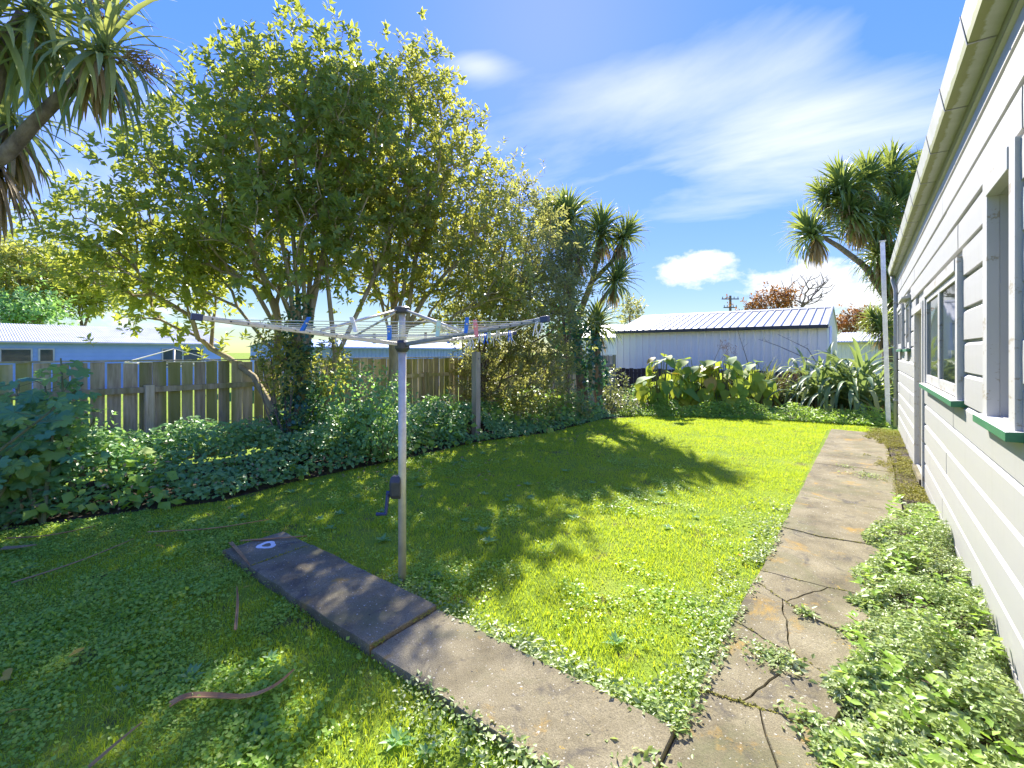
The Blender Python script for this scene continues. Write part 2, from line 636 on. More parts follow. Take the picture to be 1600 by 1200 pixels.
M['grass'] = leaf_mat('lawn_blade', [(.17, .34, .025), (.26, .42, .03), (.32, .47, .035), (.37, .47, .04), (.50, .47, .12)], (.86, .90, .03), 0.5, .5, .3)
M['clover'] = leaf_mat('lawn_weed_leaf', [(.22, .40, .05), (.28, .46, .055), (.34, .50, .06), (.43, .51, .10)], (.66, .88, .08), 0.44, .42)
M['weed'] = leaf_mat('weed_leaf_with_glare', [(.18, .30, .07), (.27, .38, .10), (.37, .45, .17), (.58, .62, .40)], (.6, .7, .14), 0.36, .42, .4)  # pale green leaves; the whitest stop paints sun glare into the colour
M['peg_blue'] = plain('blue_peg', (.03, .18, .62), .4)
M['peg_pink'] = plain('pink_peg', (.75, .25, .25), .4)
M['peg_mint'] = plain('mint_peg', (.50, .72, .62), .4)
M['peg_white'] = plain('white_peg', (.78, .78, .76), .4)
M['peg_wood'] = plain('wooden_peg', (.33, .25, .14), .8)
M['drybrown'] = rough_mat('dry_brown_leaf', [(.3, (.26, .13, .05)), (.7, (.48, .29, .12))], 10, .8, 0)
M['moss'] = leaf_mat('moss', [(.20, .21, .02), (.28, .26, .03), (.32, .27, .03)], (.4, .4, .03), .2, .8)


def ground_mat():
    m, N, L, P, O = mat_base('lawn_ground')
    a = noise(N, L, .9, 6, .6)
    r = ramp(N, [(.3, (.18, .27, .03)), (.55, (.24, .33, .035)), (.75, (.32, .36, .06))])
    L.new(a.outputs[0], r.inputs[0])
    f = noise(N, L, 60, 4, .7)
    r2 = ramp(N, [(.3, (.5, .5, .5)), (.7, (1.25, 1.25, 1.25))])
    L.new(f.outputs[0], r2.inputs[0])
    e = noise(N, L, 3.2, 6, .7)
    r3 = ramp(N, [(.57, (0, 0, 0)), (.66, (.8, .8, .8))])
    L.new(e.outputs[0], r3.inputs[0])
    gcol = mixrgb(N, L, r3.outputs[0], r.outputs[0], (.13, .095, .055))      # bare earth between the blades
    L.new(mixrgb(N, L, 1.0, gcol, r2.outputs[0], 'MULTIPLY'), P.inputs['Base Color'])
    P.inputs['Roughness'].default_value = .95
    P.inputs['Specular IOR Level'].default_value = .1
    add_bump(N, L, P, f.outputs[0], .6, .03)
    return m


M['ground'] = ground_mat()

# ------------------------------------------------------------------ ground, beds, paths
mb = MB()
mb.add([(-900, -900, 0), (900, -900, 0), (900, 900, 0), (-900, 900, 0)], [(0, 1, 2, 3)])
tag(mb.build('lawn', M['ground']), 'mown green lawn stretching between the fence and the house', 'lawn', kind='structure')


def sheet(name, pts, z, mat, label, cat):
    b = MB()
    b.add([(x, y, z) for x, y in pts], [tuple(range(len(pts)))])
    return tag(b.build(name, mat), label, cat, kind='structure')


BED = [(-6.4, -.6), (-6.1, .42), (-5.86, 1.11), (-5.45, 1.95), (-5.55, 2.86), (-5.45, 4.5), (-5.45, 6.0), (-4.95, 7.5), (-4.95, 9.8), (-4.4, 10.95), (-2.5, 12.0), (-.7, 12.4), (.5, 12.7)]
sheet('garden_bed', BED + [(.5, 16.4), (-7.55, 16.4), (-7.55, -.6)], .004, M['soil'], 'dark soil of the planted border along fence and back boundary', 'garden bed')
SIDE = [(-.1, -.5), (-.1, 2.3), (-.02, 4.1), (.09, 5.2), (.3, 6.0), (.3, 11.3), (.56, 11.3), (.56, -.5)]
sheet('wall_strip', SIDE, .005, M['soil'], 'narrow strip of bare soil at the foot of the white wall', 'soil strip')


def jag(a, b, n, amp):
    """uneven line between two points"""
    out = []
    for i in range(n + 1):
        t = i / n
        k = 0 if i in (0, n) else R(-amp, amp)
        dx, dy = b[0] - a[0], b[1] - a[1]
        l = math.hypot(dx, dy) or 1
        out.append((a[0] + dx * t - dy / l * k, a[1] + dy * t + dx / l * k))
    return out


def slab(parent, poly, z0, z1, tilt=(0, 0)):
    n = len(poly)
    cx = sum(p[0] for p in poly) / n
    cy = sum(p[1] for p in poly) / n
    b = MB()
    top = [(x, y, z1 + (x - cx) * tilt[0] + (y - cy) * tilt[1]) for x, y in poly]
    inn = []
    for (x, y, z) in top:                                        # worn rounded arris
        l = math.hypot(x - cx, y - cy) or 1
        inn.append((x - (x - cx) / l * .004, y - (y - cy) / l * .004, z))
    rim = [(x, y, z - .006) for x, y, z in top]
    bot = [(x, y, z0) for x, y in poly]
    F = [tuple(range(n))]
    for i in range(n):
        j = (i + 1) % n
        F.append((n + i, n + j, j, i))
        F.append((2 * n + i, 2 * n + j, n + j, n + i))
    b.add(inn + rim + bot, F)
    return b.build('slab', M['concrete'], parent)


path = tag(empty('side_path', (-.25, 6, 0)), 'cracked old concrete path running beside the white house', 'path', kind='structure')
GAP = .0035
cr = [[(-.62, .2), (.0, .2)], [(-.61, 1.60), (-.3, 1.62), (.0, 1.60)], [(-.61, 2.20), (-.45, 2.24), (-.33, 2.26), (-.12, 2.27)],
      [(-.61, 2.90), (-.41, 2.80), (-.28, 2.77), (-.05, 2.62)], [(-.60, 3.50), (-.44, 3.35), (-.26, 3.22), (.02, 3.10)],
      [(-.59, 3.68), (-.24, 3.69), (.08, 3.72)], [(-.585, 4.72), (-.3, 4.66), (.1, 4.75)], [(-.57, 5.88), (-.2, 5.84), (.3, 5.86)], [(-.56, 7.68), (-.14, 7.74), (.31, 7.72)],
      [(-.54, 9.6), (.31, 9.6)], [(-.53, 11.35), (.3, 11.3)]]
lines = []
for c in cr:
    l = []
    for a, b in zip(c[:-1], c[1:]):
        l += jag(a, b, 7, .007)[:-1]
    l.append(c[-1])
    lines.append(l)
for i, (a, b) in enumerate(zip(lines[:-1], lines[1:])):
    lo = [(x, y + GAP) for x, y in a]
    hi = [(x, y - GAP) for x, y in b]
    if i in (1, 2, 3, 4):                                            # broken pieces: a crack along the strip too
        k = len(lo) // 2 + (0, 4, -3, 2, -2)[i]
        k2 = len(hi) // 2 + (0, 1, 4, -3, 1)[i]
        mid = jag(lo[k], hi[k2], 9, .010)
        slab(path, lo[:k + 1] + [(x - .002, y) for x, y in mid[1:-1]] + hi[:k2 + 1][::-1], -.05, .032 + R(-.004, .004), (R(-.01, .01), R(-.01, .01)))
        slab(path, [(x + .004, y) for x, y in mid[::-1]] + [(x, y) for x, y in lo[k + 1:]] + hi[k2 + 1:][::-1], -.05, .032 + R(-.004, .004), (R(-.01, .01), R(-.01, .01)))
    else:
        slab(path, lo + jag(lo[-1], hi[-1], 8, .01)[1:-1] + hi[::-1] + jag(hi[0], lo[0], 8, .006)[1:-1], -.05, .032 + R(-.003, .003), (0, R(-.002, .002)))

path2 = tag(empty('clothesline_path', (-2.3, 1.67, 0)), 'short raised concrete path leading to the clothesline pole', 'path', kind='structure')
for x0, x1, dz in ((-3.97, -3.51, .0), (-3.49, -2.05, .012), (-2.037, -.615, -.004)):
    q = jag((x0, 1.43), (x1, 1.43), 10, .008) + jag((x1, 1.435), (x1, 1.90), 3, .004)[:-1] + jag((x1, 1.90), (x0, 1.90), 10, .006) + jag((x0, 1.895), (x0, 1.435), 3, .004)[1:-1]
    so = slab(path2, q, -.05, .052 + dz, (.003, .004))
    if x0 < -3.9:
        rg = MB()
        ns = 26
        ring = []
        for rr in (.035, .075):
            for k in range(ns):
                a = 2 * math.pi * k / ns
                ra = rr * (1 + .12 * math.sin(3 * a + 1) + R(-.04, .04))
                ring.append((-3.78 + ra * math.cos(a), 1.68 + ra * .9 * math.sin(a), .0555))
        rg.add(ring, [(k, (k + 1) % ns, ns + (k + 1) % ns, ns + k) for k in range(ns)])
        pm = rg.build('paint_mark', M['peg_white'], path2)
        pm['label'] = 'worn white painted ring on the end slab'


def in_paths(x, y):
    a = (x > -.60) & (x < .02 + .05 * np.clip(y - 4, 0, 5)) & (y > 0) & (y < 11.35)
    b = (x > -3.97) & (x < -.6) & (y > 1.43) & (y < 1.90)
    return a | b


bx_, by_ = np.array([p[1] for p in BED]), np.array([p[0] for p in BED])


def bed_edge(y):
    return np.interp(y, bx_[:10], by_[:10])


def in_bed(x, y):
    back = np.interp(x, [-5, -4.4, -2.5, -.7, .5], [10.4, 10.95, 12.0, 12.4, 12.7])
    return (x < bed_edge(y)) | (y > back)


def depth(x, y):
    return -x * SN + y * CS


# ------------------------------------------------------------------ foliage builders
OV = np.array([(0, 0, 0), (.45, -.5, .06), (.45, 0, -.05), (.45, .5, .06), (1, 0, -.06)])
OVF = np.array([(0, 1, 2), (0, 2, 3), (1, 4, 2), (2, 4, 3)])
RH = np.array([(0, 0, 0), (.5, -.5, .05), (1, 0, -.04), (.5, .5, .05)])
RHF = np.array([(0, 1, 2), (0, 2, 3)])


def unit(v):
    return v / np.maximum(np.linalg.norm(v, axis=-1, keepdims=True), 1e-9)


def leaf_mesh(name, P, D, Nn, Ln, W, tmpl=OV, F=OVF):
    """one mesh of many small leaves: base point, direction, facing, length, width"""
    D = unit(D)
    B = unit(np.cross(Nn, D))
    U = np.cross(D, B)
    k = len(tmpl)
    V = (P[:, None, :] + tmpl[None, :, 0, None] * (D * Ln[:, None])[:, None, :]
         + tmpl[None, :, 1, None] * (B * W[:, None])[:, None, :]
         + tmpl[None, :, 2, None] * (U * Ln[:, None])[:, None, :])
    FF = (F[None] + (np.arange(len(P)) * k)[:, None, None]).reshape(-1, F.shape[1])
    return np_mesh(name, V, FF)


def rand_unit(n):
    return unit(rng.normal(size=(n, 3)))


def whorls(T, out, shoots, per, slen, lsize, wr=.42, up=.6, spread=.16, mesh_name='crown', tmpl=OV, F=OVF, gap=.0):
    """leafy shoots round every twig end T; out = outward direction at each"""
    n = len(T)
    C = np.repeat(T, shoots, 0) + rng.normal(size=(n * shoots, 3)) * spread
    A = unit(np.repeat(out, shoots, 0) * .55 + np.array((0, 0, up)) + rng.normal(size=(n * shoots, 3)) * .55)
    sl = rng.uniform(.5, 1.1, n * shoots) * slen
    m = n * shoots * per
    A2 = np.repeat(A, per, 0)
    k = np.tile(np.arange(per), n * shoots)
    t = .25 + .75 * (k + rng.uniform(0, .6, m)) / per
    ang = k * 2.4 + np.repeat(rng.uniform(0, 6.28, n * shoots), per) + rng.normal(size=m) * .3
    e1 = unit(np.cross(A2, np.array((.31, .77, .55))))
    e2 = np.cross(A2, e1)
    rad = e1 * np.cos(ang)[:, None] + e2 * np.sin(ang)[:, None]
    P = np.repeat(C, per, 0) + A2 * (t * np.repeat(sl, per))[:, None]
    D = unit(rad * (1.15 - .6 * t)[:, None] + A2 * (.25 + .6 * t)[:, None] + np.array((0, 0, -.18)))
    Nn = unit(A2 + np.array((0, 0, .35)) + rng.normal(size=(m, 3)) * .3)
    Ln = lsize * rng.uniform(.65, 1.2, m)
    return leaf_mesh(mesh_name, P, D, Nn, Ln, Ln * wr, tmpl, F), C, A, sl


def sample_blobs(blobs, n, shell=.55):
    """points inside a union of ellipsoids given as (centre, radii); biased outward"""
    vol = np.array([b[1][0] * b[1][1] * b[1][2] for b in blobs]) ** .8
    pick = rng.choice(len(blobs), n, p=vol / vol.sum())
    d = rand_unit(n)
    r = rng.uniform(0, 1, n) ** (1 / 3 * (1 - shell) + .12 * shell)
    lump = .86 + .3 * vnoise(d[:, 0] * 3 + pick * 7, d[:, 1] * 3 + d[:, 2] * 4, 3)
    c = np.array([b[0] for b in blobs])[pick]
    rad = np.array([b[1] for b in blobs])[pick]
    return c + d * rad * (r * lump)[:, None], d


def grow(stems, targets, up=.35):
    """stems: list of polylines (trunk and main limbs). Every target is reached by a branch from the best near node."""
    pos, par = [], []
    branches = []
    for st, parent in stems:
        idx = []
        for i, p in enumerate(st):
            if i == 0 and parent is not None:
                q = min(range(len(pos)), key=lambda j: np.linalg.norm(np.array(pos[j]) - p))
                idx.append(q)
                continue
            pos.append(np.array(p, float))
            par.append(idx[-1] if idx else -1)
            idx.append(len(pos) - 1)
        branches.append(idx)
    nst = len(branches)
    root = np.array(stems[0][0][-1])
    order = np.argsort(np.linalg.norm(targets - root, axis=1))
    P = np.zeros((len(pos) + 3 * len(targets), 3))
    P[:len(pos)] = pos
    n = len(pos)
    PL = np.zeros(len(P))
    for i in range(n):
        PL[i] = 0 if par[i] < 0 else PL[par[i]] + np.linalg.norm(P[i] - P[par[i]])
    low = stems[0][0][0][2] + .25 * (root[2] - stems[0][0][0][2])
    for ti in order:
        t = targets[ti]
        dv = P[:n] - t
        dist = np.linalg.norm(dv, axis=1)
        cost = dist + .9 * np.maximum(dv[:, 2] + .1, 0) + 3 * (P[:n, 2] < low) + .55 * PL[:n]
        j = int(np.argmin(cost))
        a = P[j]
        L_ = dist[j]
        ids = [j]
        for q in (1 / 3, 2 / 3, 1):
            bend = np.array((0, 0, up * L_ * math.sin(q * math.pi) * .35)) + (rng.normal(size=3) * .025 * L_ if q < 1 else 0)
            P[n] = a + (t - a) * q + bend
            par.append(ids[-1])
            PL[n] = PL[ids[-1]] + np.linalg.norm(P[n] - P[ids[-1]])
            ids.append(n)
            n += 1
        branches.append(ids)
    cnt = np.zeros(n)
    for i in range(n - 1, -1, -1):
        cnt[i] += 1
        if par[i] >= 0:
            cnt[par[i]] += cnt[i]
    return P[:n], branches, cnt, nst


def woody(parent, stems, targets, rmin, power, mat, up=.35, rmax=.2):
    P, br, cnt, nst = grow(stems, targets, up)
    rad = np.minimum(rmin * cnt ** power, rmax)
    tr, bb = MB(), MB()
    for i, ids in enumerate(br):
        pts = [P[j] for j in ids]
        rr = [rad[j] for j in ids]
        if i >= nst:
            rr[0] = min(rr[0], rr[1] * 1.25)
        (tr if i < nst else bb).tube(pts, rr, 8 if i < nst else 5, cap=False)
    tr.build('trunk', mat, parent, smooth=True)
    bb.build('branches', mat, parent, smooth=True)['kind'] = 'stuff'


def twig_tubes(parent, C, A, sl, r, mat):
    b = MB()
    n = len(C)
    for i in range(n):
        b.tube([C[i], C[i] + A[i] * sl[i]], [r, r * .5], 3, cap=False)
    o = b.build('twigs', mat, parent)
    o['kind'] = 'stuff'
    return o


def tree(name, base, stems, blobs, n, mat, label, group=None, bark='bark', shoots=5, per=9, slen=.28, lsize=.11, wr=.42,
         rmin=.0045, power=.42, extra=None, spread=.2, tmpl=OV, F=OVF, shell=.55, cat='tree', up=.6):
    t = empty(name, base, label, cat, group)
    T, d = sample_blobs(blobs, n, shell)
    if extra is not None:
        T = np.vstack([T, extra])
        d = np.vstack([d, np.tile((0, 0, 1.), (len(extra), 1))])
    ok = T[:, 2] > .35
    T, d = T[ok], d[ok]
    me, C, A, sl = whorls(T, d, shoots, per, slen, lsize, wr, up, spread, tmpl=tmpl, F=F)
    link_mesh('crown', me, M[mat], t)
    woody(t, stems, T, rmin, power, M[bark])
    twig_tubes(t, C[::2], A[::2], sl[::2], .003, M[bark])
    return t


def blob(x, y, d, rx, ry, rd):
    """ellipsoid whose middle is seen at x, y from the camera, at depth d; radii in photo pixels, rd metres deep"""
    k = d / 711
    return (at(x, y, d), (rx * k * .84, rx * k * .42 + rd * .45, ry * k * .88))


def blade_strip(L_, w, pitch, droop, seg=6, twist=0):
    """one sword leaf along +Y from the origin, V-folded, bent by its weight"""
    V, F = [], []
    p = np.zeros(3)
    a = pitch
    prof = [.55, .9, 1, .95, .8, .5, .04]
    for i in range(seg + 1):
        ww = w * prof[min(i * 6 // seg, 6)] / 2
        nrm_ = np.array((0, -math.sin(a), math.cos(a)))
        V += [p + np.array((-ww, 0, 0)) + nrm_ * ww * .45, p.copy(), p + np.array((ww, 0, 0)) + nrm_ * ww * .45]
        p = p + np.array((0, math.cos(a), math.sin(a))) * L_ / seg
        a -= droop * (i + 1) / seg * 2 / (seg + 1) * max(.25, math.cos(a) + .35 if a > -1.3 else .0)
    for i in range(seg):
        b = i * 3
        F += [(b, b + 1, b + 4, b + 3), (b + 1, b + 2, b + 5, b + 4)]
    return np.array(V), np.array(F)


def head_mesh(c, axis, n, L_, w, droop=1.1, lo=-.25, hi=1.5, seg=6):
    """rosette of sword leaves round an axis: from straight up to hanging"""
    VV, FF = [], []
    axis = Vector(axis).normalized()
    q = Vector((0, 0, 1)).rotation_difference(axis)
    off = 0
    for i in range(n):
        pitch = lo + (hi - lo) * ((i + .5) / n) ** .85 + R(-.12, .12)
        V, F = blade_strip(L_ * R(.75, 1.1), w * R(.8, 1.15), pitch, droop * R(.6, 1.3), seg)
        rot = q.to_matrix() @ Matrix.Rotation(i * 2.4 + R(-.3, .3), 3, 'Z')
        V = V @ np.array(rot).T + np.array(c) + np.array(axis) * R(-.08, .08)
        VV.append(V)
        FF.append(F + off)
        off += len(V)
    return np.vstack(VV), np.vstack(FF)


def cabbage_tree(name, base, limbs, heads, label, L_=.85, w=.055, nb=150, group='cabbage trees', skirt=True, cat='tree'):
    """limbs: polylines with end radii; heads: (centre, axis, scale)"""
    t = empty(name, base, label, cat, group)
    b = MB()
    for pts, r0, r1 in limbs:
        k = len(pts)
        b.tube(pts, [r0 + (r1 - r0) * i / (k - 1) for i in range(k)], 9)
    b.build('trunk', M['bark_grey'], t, smooth=True)
    for c, ax, s in heads:
        V, F = head_mesh(c, ax, int(nb * min(s, 1.2)), L_ * s, w * s, lo=-.55)
        hd = link_mesh('leaf_head', np_mesh('leaf_head', V, F), M['cab'], t)
        if skirt:
            V, F = head_mesh(np.array(c) - np.array(Vector(ax).normalized()) * .15, (0, 0, 1), int(38 * s), L_ * s * .8, w * s * .8, droop=.9, lo=-1.5, hi=-.75, seg=4)
            o = bpy.data.objects.new('dead_leaves', np_mesh('dead_leaves', V, F))
            o.data.materials.append(M['dead'])
            COL.objects.link(o)
            o.parent = hd
    return t


# ------------------------------------------------------------------ the white weatherboard house on the right
WX = .575                                                         # plane of the wall's sheathing behind the boards
HY0, HY1 = -2.5, 12.35
WTOP = 3.16
house = empty('weatherboard_house', (WX, 5, 0), 'white painted weatherboard house with green window sills on the right', 'house')
# openings: y0, y1, z0, z1
OPEN = {'near': (3.05, 3.52, 1.26, 2.44), 'wide': (4.52, 6.60, 1.27, 2.18), 'door': (7.08, 8.02, .10, 2.10),
        'vent': (8.95, 9.55, 1.66, 2.32), 'far': (10.35, 11.45, 1.66, 2.36)}
b = MB()
ys = sorted({HY0, HY1} | {v for o in OPEN.values() for v in o[:2]})
for y0, y1 in zip(ys[:-1], ys[1:]):
    op = [o for o in OPEN.values() if o[0] <= y0 and y1 <= o[1]]
    if not op:
        b.box(WX, WX + .1, y0, y1, .02, WTOP)
    else:
        b.box(WX, WX + .1, y0, y1, .02, op[0][2])
        b.box(WX, WX + .1, y0, y1, op[0][3], WTOP)
b.build('wall', M['white'], house)
b = MB()
b.box(WX + .1, 6.5, HY1 - .12, HY1, .02, WTOP)                     # back wall, far wall, floor, ceiling of the rooms
b.box(6.4, 6.5, HY0, HY1 - .12, .02, WTOP)
b.box(WX + .1, 6.4, HY0, HY0 + .1, .02, WTOP)
b.box(WX + .1, 6.4, HY0 + .1, HY1 - .12, .3, .4)
b.box(WX + .1, 6.4, HY0 + .1, HY1 - .12, 2.9, 3.0)
b.box(2.9, 3.0, HY0 + .1, HY1 - .12, .4, 2.9)
b.build('inner_walls', M['cream'], house)
# weatherboards: rusticated profile, one object per length of board
EXP = .222


def board(y0, y1, z0, z1, off):
    x = WX - .002
    t = .027 + off
    pr = [(x, z0), (x - t, z0 + .002), (x - t - .001, z0 + (z1 - z0) * .5), (x - t, z1 - .036), (x - .008, z1 - .016), (x - .004, z1 - .014), (x - .004, z1 - .0005), (x, z1 - .0005)]
    return MB().extrude([(p[0], p[1]) for p in pr], 1, y0, y1).build('weatherboard', M['white'], house)


rb = random.Random(8)
row = 0
z = .13
FAC = {'near': .11, 'wide': .09, 'door': .09, 'vent': .07, 'far': .08}
while z < WTOP - .02:
    z1 = min(z + EXP, WTOP)
    spans = [(HY0, HY1 - .10)]
    for k, o in OPEN.items():
        f = FAC[k] - .004
        lo, hi = o[2] - (.05 if k != 'door' else .2), o[3] + f
        if z1 > lo + .03 and z < hi - .03:
            spans = [q for s_, e_ in spans for q in ((s_, min(e_, o[0] - f)), (max(s_, o[1] + f), e_)) if q[1] - q[0] > .03]
    for s_, e_ in spans:
        y = s_
        first = True
        while y < e_ - .01:
            ln = rb.uniform(.5, 2.8) if first else rb.uniform(1.6, 3.4)
            first = False
            ye = e_ if e_ - y < ln + .5 else y + ln
            board(y + .0015, ye - .0015, z, z1, rb.uniform(-.002, .003))
            y = ye
    z = z1
    row += 1
MB().box(WX - .045, WX - .003, HY1 - .10, HY1 + .03, .1, WTOP).build('corner_board', M['white'], house, bevel=.004)
MB().box(WX - .03, WX - .003, HY0, HY1 - .1, .02, .125).build('base_board', M['white'], house)


def window(key, sashes, proud=.045, sillx=.085, sash_in=.03, hood=False, label=None):
    y0, y1, z0, z1 = OPEN[key]
    f = FAC[key]
    xo = WX - proud
    w = empty('window', (0, 0, 0))
    w.parent = house
    w.location = -house.location
    if label:
        w['label'] = label
    fr = M['facing']
    MB().box(xo, WX + .0, y0 - f, y0, z0 - .03, z1 + f).build('jamb_facing', fr, w, bevel=.003)
    MB().box(xo, WX + .0, y1, y1 + f, z0 - .03, z1 + f).build('jamb_facing', fr, w, bevel=.003)
    MB().box(xo - .006, WX + .0, y0, y1, z1, z1 + f - .004).build('head_facing', fr, w, bevel=.003)
    b = MB()
    b.box(WX + .001, WX + .13, y0 - .012, y0 + .001, z0, z1)
    b.box(WX + .001, WX + .13, y1 - .001, y1 + .012, z0, z1)
    b.box(WX + .001, WX + .13, y0, y1, z1 - .001, z1 + .012)
    b.build('reveal', M['white'], w)
    MB().extrude([(WX - sillx, z0 - .055), (WX - sillx, z0 - .012), (WX + .1, z0 + .004), (WX + .1, z0 - .05)], 1, y0 - f - .035, y1 + f + .035).build('sill', M['sill'], w, bevel=.003)
    n = sashes
    sx = WX - proud + sash_in
    wd = (y1 - y0) / n
    for i in range(n):
        a, c = y0 + i * wd + .003, y0 + (i + 1) * wd - .003
        s = .05
        b = MB()
        b.box(sx, sx + .036, a, a + s, z0 + .004, z1 - .004)
        b.box(sx, sx + .036, c - s, c, z0 + .004, z1 - .004)
        b.box(sx + .001, sx + .035, a + s, c - s, z1 - .004 - s, z1 - .004)
        b.box(sx + .001, sx + .035, a + s, c - s, z0 + .004, z0 + .004 + s * 1.7)
        b.build('sash_frame', fr, w, bevel=.002)
        MB().box(sx + .014, sx + .018, a + s - .004, c - s + .004, z0 + .004 + s * 1.7 - .004, z1 - .004 - s + .004).build('pane', M['glass'], w)
    if hood:
        MB().extrude([(xo - .09, z1 + f + .0), (xo - .09, z1 + f + .015), (WX, z1 + f + .07), (WX, z1 + f + .002)], 1, y0 - f - .03, y1 + f + .03).build('hood', fr, w)
    return w


window('near', 1, proud=.05, sash_in=.10, sillx=.085, label='narrow window with flaking frame and deep white reveal')
window('wide', 2, proud=.06, sash_in=.012, sillx=.095, label='wide two-pane casement window over a green sill')
window('vent', 1, proud=.05, sash_in=.012, hood=True, label='small high window under a little hood')
window('far', 2, proud=.07, sash_in=.012, label='high window nearest the far corner')
# curtain-like pale blind behind the wide window is left dark: only the door now
d = empty('door')
d.parent = house
d.location = -house.location
y0, y1, z0, z1 = OPEN['door']
MB().box(WX - .05, WX, y0 - .09, y0, .05, z1 + .09).build('jamb_facing', M['facing'], d, bevel=.003)
MB().box(WX - .05, WX, y1, y1 + .09, .05, z1 + .09).build('jamb_facing', M['facing'], d, bevel=.003)
MB().box(WX - .055, WX, y0, y1, z1, z1 + .086).build('head_facing', M['facing'], d, bevel=.003)
b = MB()
b.box(WX + .09, WX + .13, y0, y1, .12, z1)
for i in range(2):
    for k in range(2):
        a = y0 + .1 + i * .40
        b.box(WX + .082, WX + .0895, a, a + .32, .3 + k * .95, 1.05 + k * .9)
b.build('panel', M['cream'], d)
MB().tube([(WX + .085, y0 + .07, 1.05), (WX + .035, y0 + .07, 1.05), (WX + .03, y0 + .14, 1.05)], .011, 8).build('handle', M['alu'], d)
MB().box(WX - .07, WX + .088, y0 + .001, y1 - .001, .06, .118).build('threshold', M['concrete'], d)
b = MB()
b.box(WX + .001, WX + .13, y1 - .001, y1 + .012, .1, z1)
b.box(WX + .001, WX + .13, y0 - .012, y0 + .001, .1, z1)
b.build('reveal', M['cream'], d)
# gutter, fascia, soffit, roof
GX = .425
prof = [(GX, 3.2), (GX - .018, 3.30), (GX - .026, 3.345), (GX - .012, 3.35), (GX - .004, 3.30), (GX + .012, 3.212), (GX + .098, 3.212), (GX + .098, 3.34), (GX + .11, 3.34), (GX + .11, 3.2)]
g = MB().extrude(prof, 1, HY0 - .3, HY1 + .18).build('gutter', M['gutter'], house)
for i in range(19):
    y = HY0 - .1 + i * .83 + .1
    if y < HY1 + .1:
        o = .0035
        pr = [(GX - o, 3.2 - o), (GX - .018 - o, 3.30), (GX - .026 - o, 3.352), (GX - .008, 3.354), (GX - .02, 3.30), (GX - .001, 3.199), (GX + .108, 3.199), (GX + .108, 3.2 - o)]
        br_ = MB().extrude(pr, 1, y, y + .014).build('bracket', M['alu_dark'], None)
        br_.parent = g
b = MB()
b.box(GX + .112, GX + .14, HY0 - .3, HY1 + .16, 3.15, 3.36)
b.build('fascia', M['white'], house)
MB().extrude([(GX + .12, 3.13), (GX + .115, 3.148), (WX - .002, 3.155), (WX - .03, 3.10), (WX - .05, 3.105)], 1, HY0, HY1).build('soffit_mould', M['gutter'], house)
b = MB()
b.extrude([(GX + .03, 3.36), (GX + .03, 3.39), (3.5, 4.55), (6.98, 3.39), (6.98, 3.36), (3.5, 4.51)], 1, HY0 - .3, HY1 + .16)
b.build('roof', M['iron_white'], house)
b = MB()
b.add([(WX + .05, HY1 - .06, 3.1), (6.45, HY1 - .06, 3.1), (3.5, HY1 - .06, 4.5), (WX + .05, HY1 - .01, 3.1), (6.45, HY1 - .01, 3.1), (3.5, HY1 - .01, 4.5)], [(0, 1, 2), (5, 4, 3), (0, 3, 4, 1), (1, 4, 5, 2), (2, 5, 3, 0)])
b.build('gable', M['white'], house)
dp = MB().tube([(GX + .05, HY1 + .06, 3.2), (GX + .05, HY1 + .06, 3.08), (WX - .06, HY1 - .16, 2.86), (WX - .06, HY1 - .16, .08)], .037, 10).build('downpipe', M['white'], house, smooth=True)
for zz in (.6, 1.7, 2.6):
    o = MB().box(WX - .103, WX - .02, HY1 - .203, HY1 - .117, zz, zz + .03).build('pipe_clip', M['white'], None)
    o.parent = dp

# tall white post leaning a little, just past the house corner
tp = empty('tall_white_post', (.42, 12.85, 0), 'tall slim white painted post standing past the far house corner', 'post')
b = MB()
V = [(-.042, -.04, 0), (.042, -.04, 0), (.042, .04, 0), (-.042, .04, 0)]
lean = (-.10, 0)
b.add([(.42 + x, 12.85 + y, 0) for x, y, _ in V] + [(.42 + x * .95 + lean[0], 12.85 + y * .95, 4.02) for x, y, _ in V],
      [(3, 2, 1, 0), (4, 5, 6, 7), (0, 1, 5, 4), (1, 2, 6, 5), (2, 3, 7, 6), (3, 0, 4, 7)])
b.build('shaft', M['peg_white'], tp, bevel=.006)
MB().box(.42 - .16, .42 - .04, 12.85 - .06, 12.85 + .06, 4.02, 4.035).build('cap', M['alu'], tp)

# ------------------------------------------------------------------ paling fence on the left
FX = -7.6
fence = empty('paling_fence', (FX, 5, 0), 'weathered mossy timber paling fence along the left boundary', 'fence')
rf = random.Random(3)
y = -3.0
FT = 1.46
shape = {}
while y < 16.4:
    w = rf.uniform(.128, .15)
    top = FT + rf.uniform(-.012, .012)
    ln = rf.uniform(-.006, .006)
    b = MB()
    x0 = FX - .018 + rf.uniform(-.003, .003)
    zb = .06 + rf.uniform(-.03, .03)
    b.add([(x0, y, zb), (x0 + .018, y, zb), (x0 + .018, y + w, zb), (x0, y + w, zb),
           (x0 + rf.uniform(-.004, .008), y + ln, top), (x0 + .018, y + ln, top), (x0 + .018, y + w + ln, top + rf.uniform(-.006, .006)), (x0 + .001, y + w + ln, top)],
          [(3, 2, 1, 0), (4, 5, 6, 7), (0, 1, 5, 4), (1, 2, 6, 5), (2, 3, 7, 6), (3, 0, 4, 7)])
    b.build('paling', M['paling'], fence)
    y += w + rf.uniform(.012, .026)
k = 0
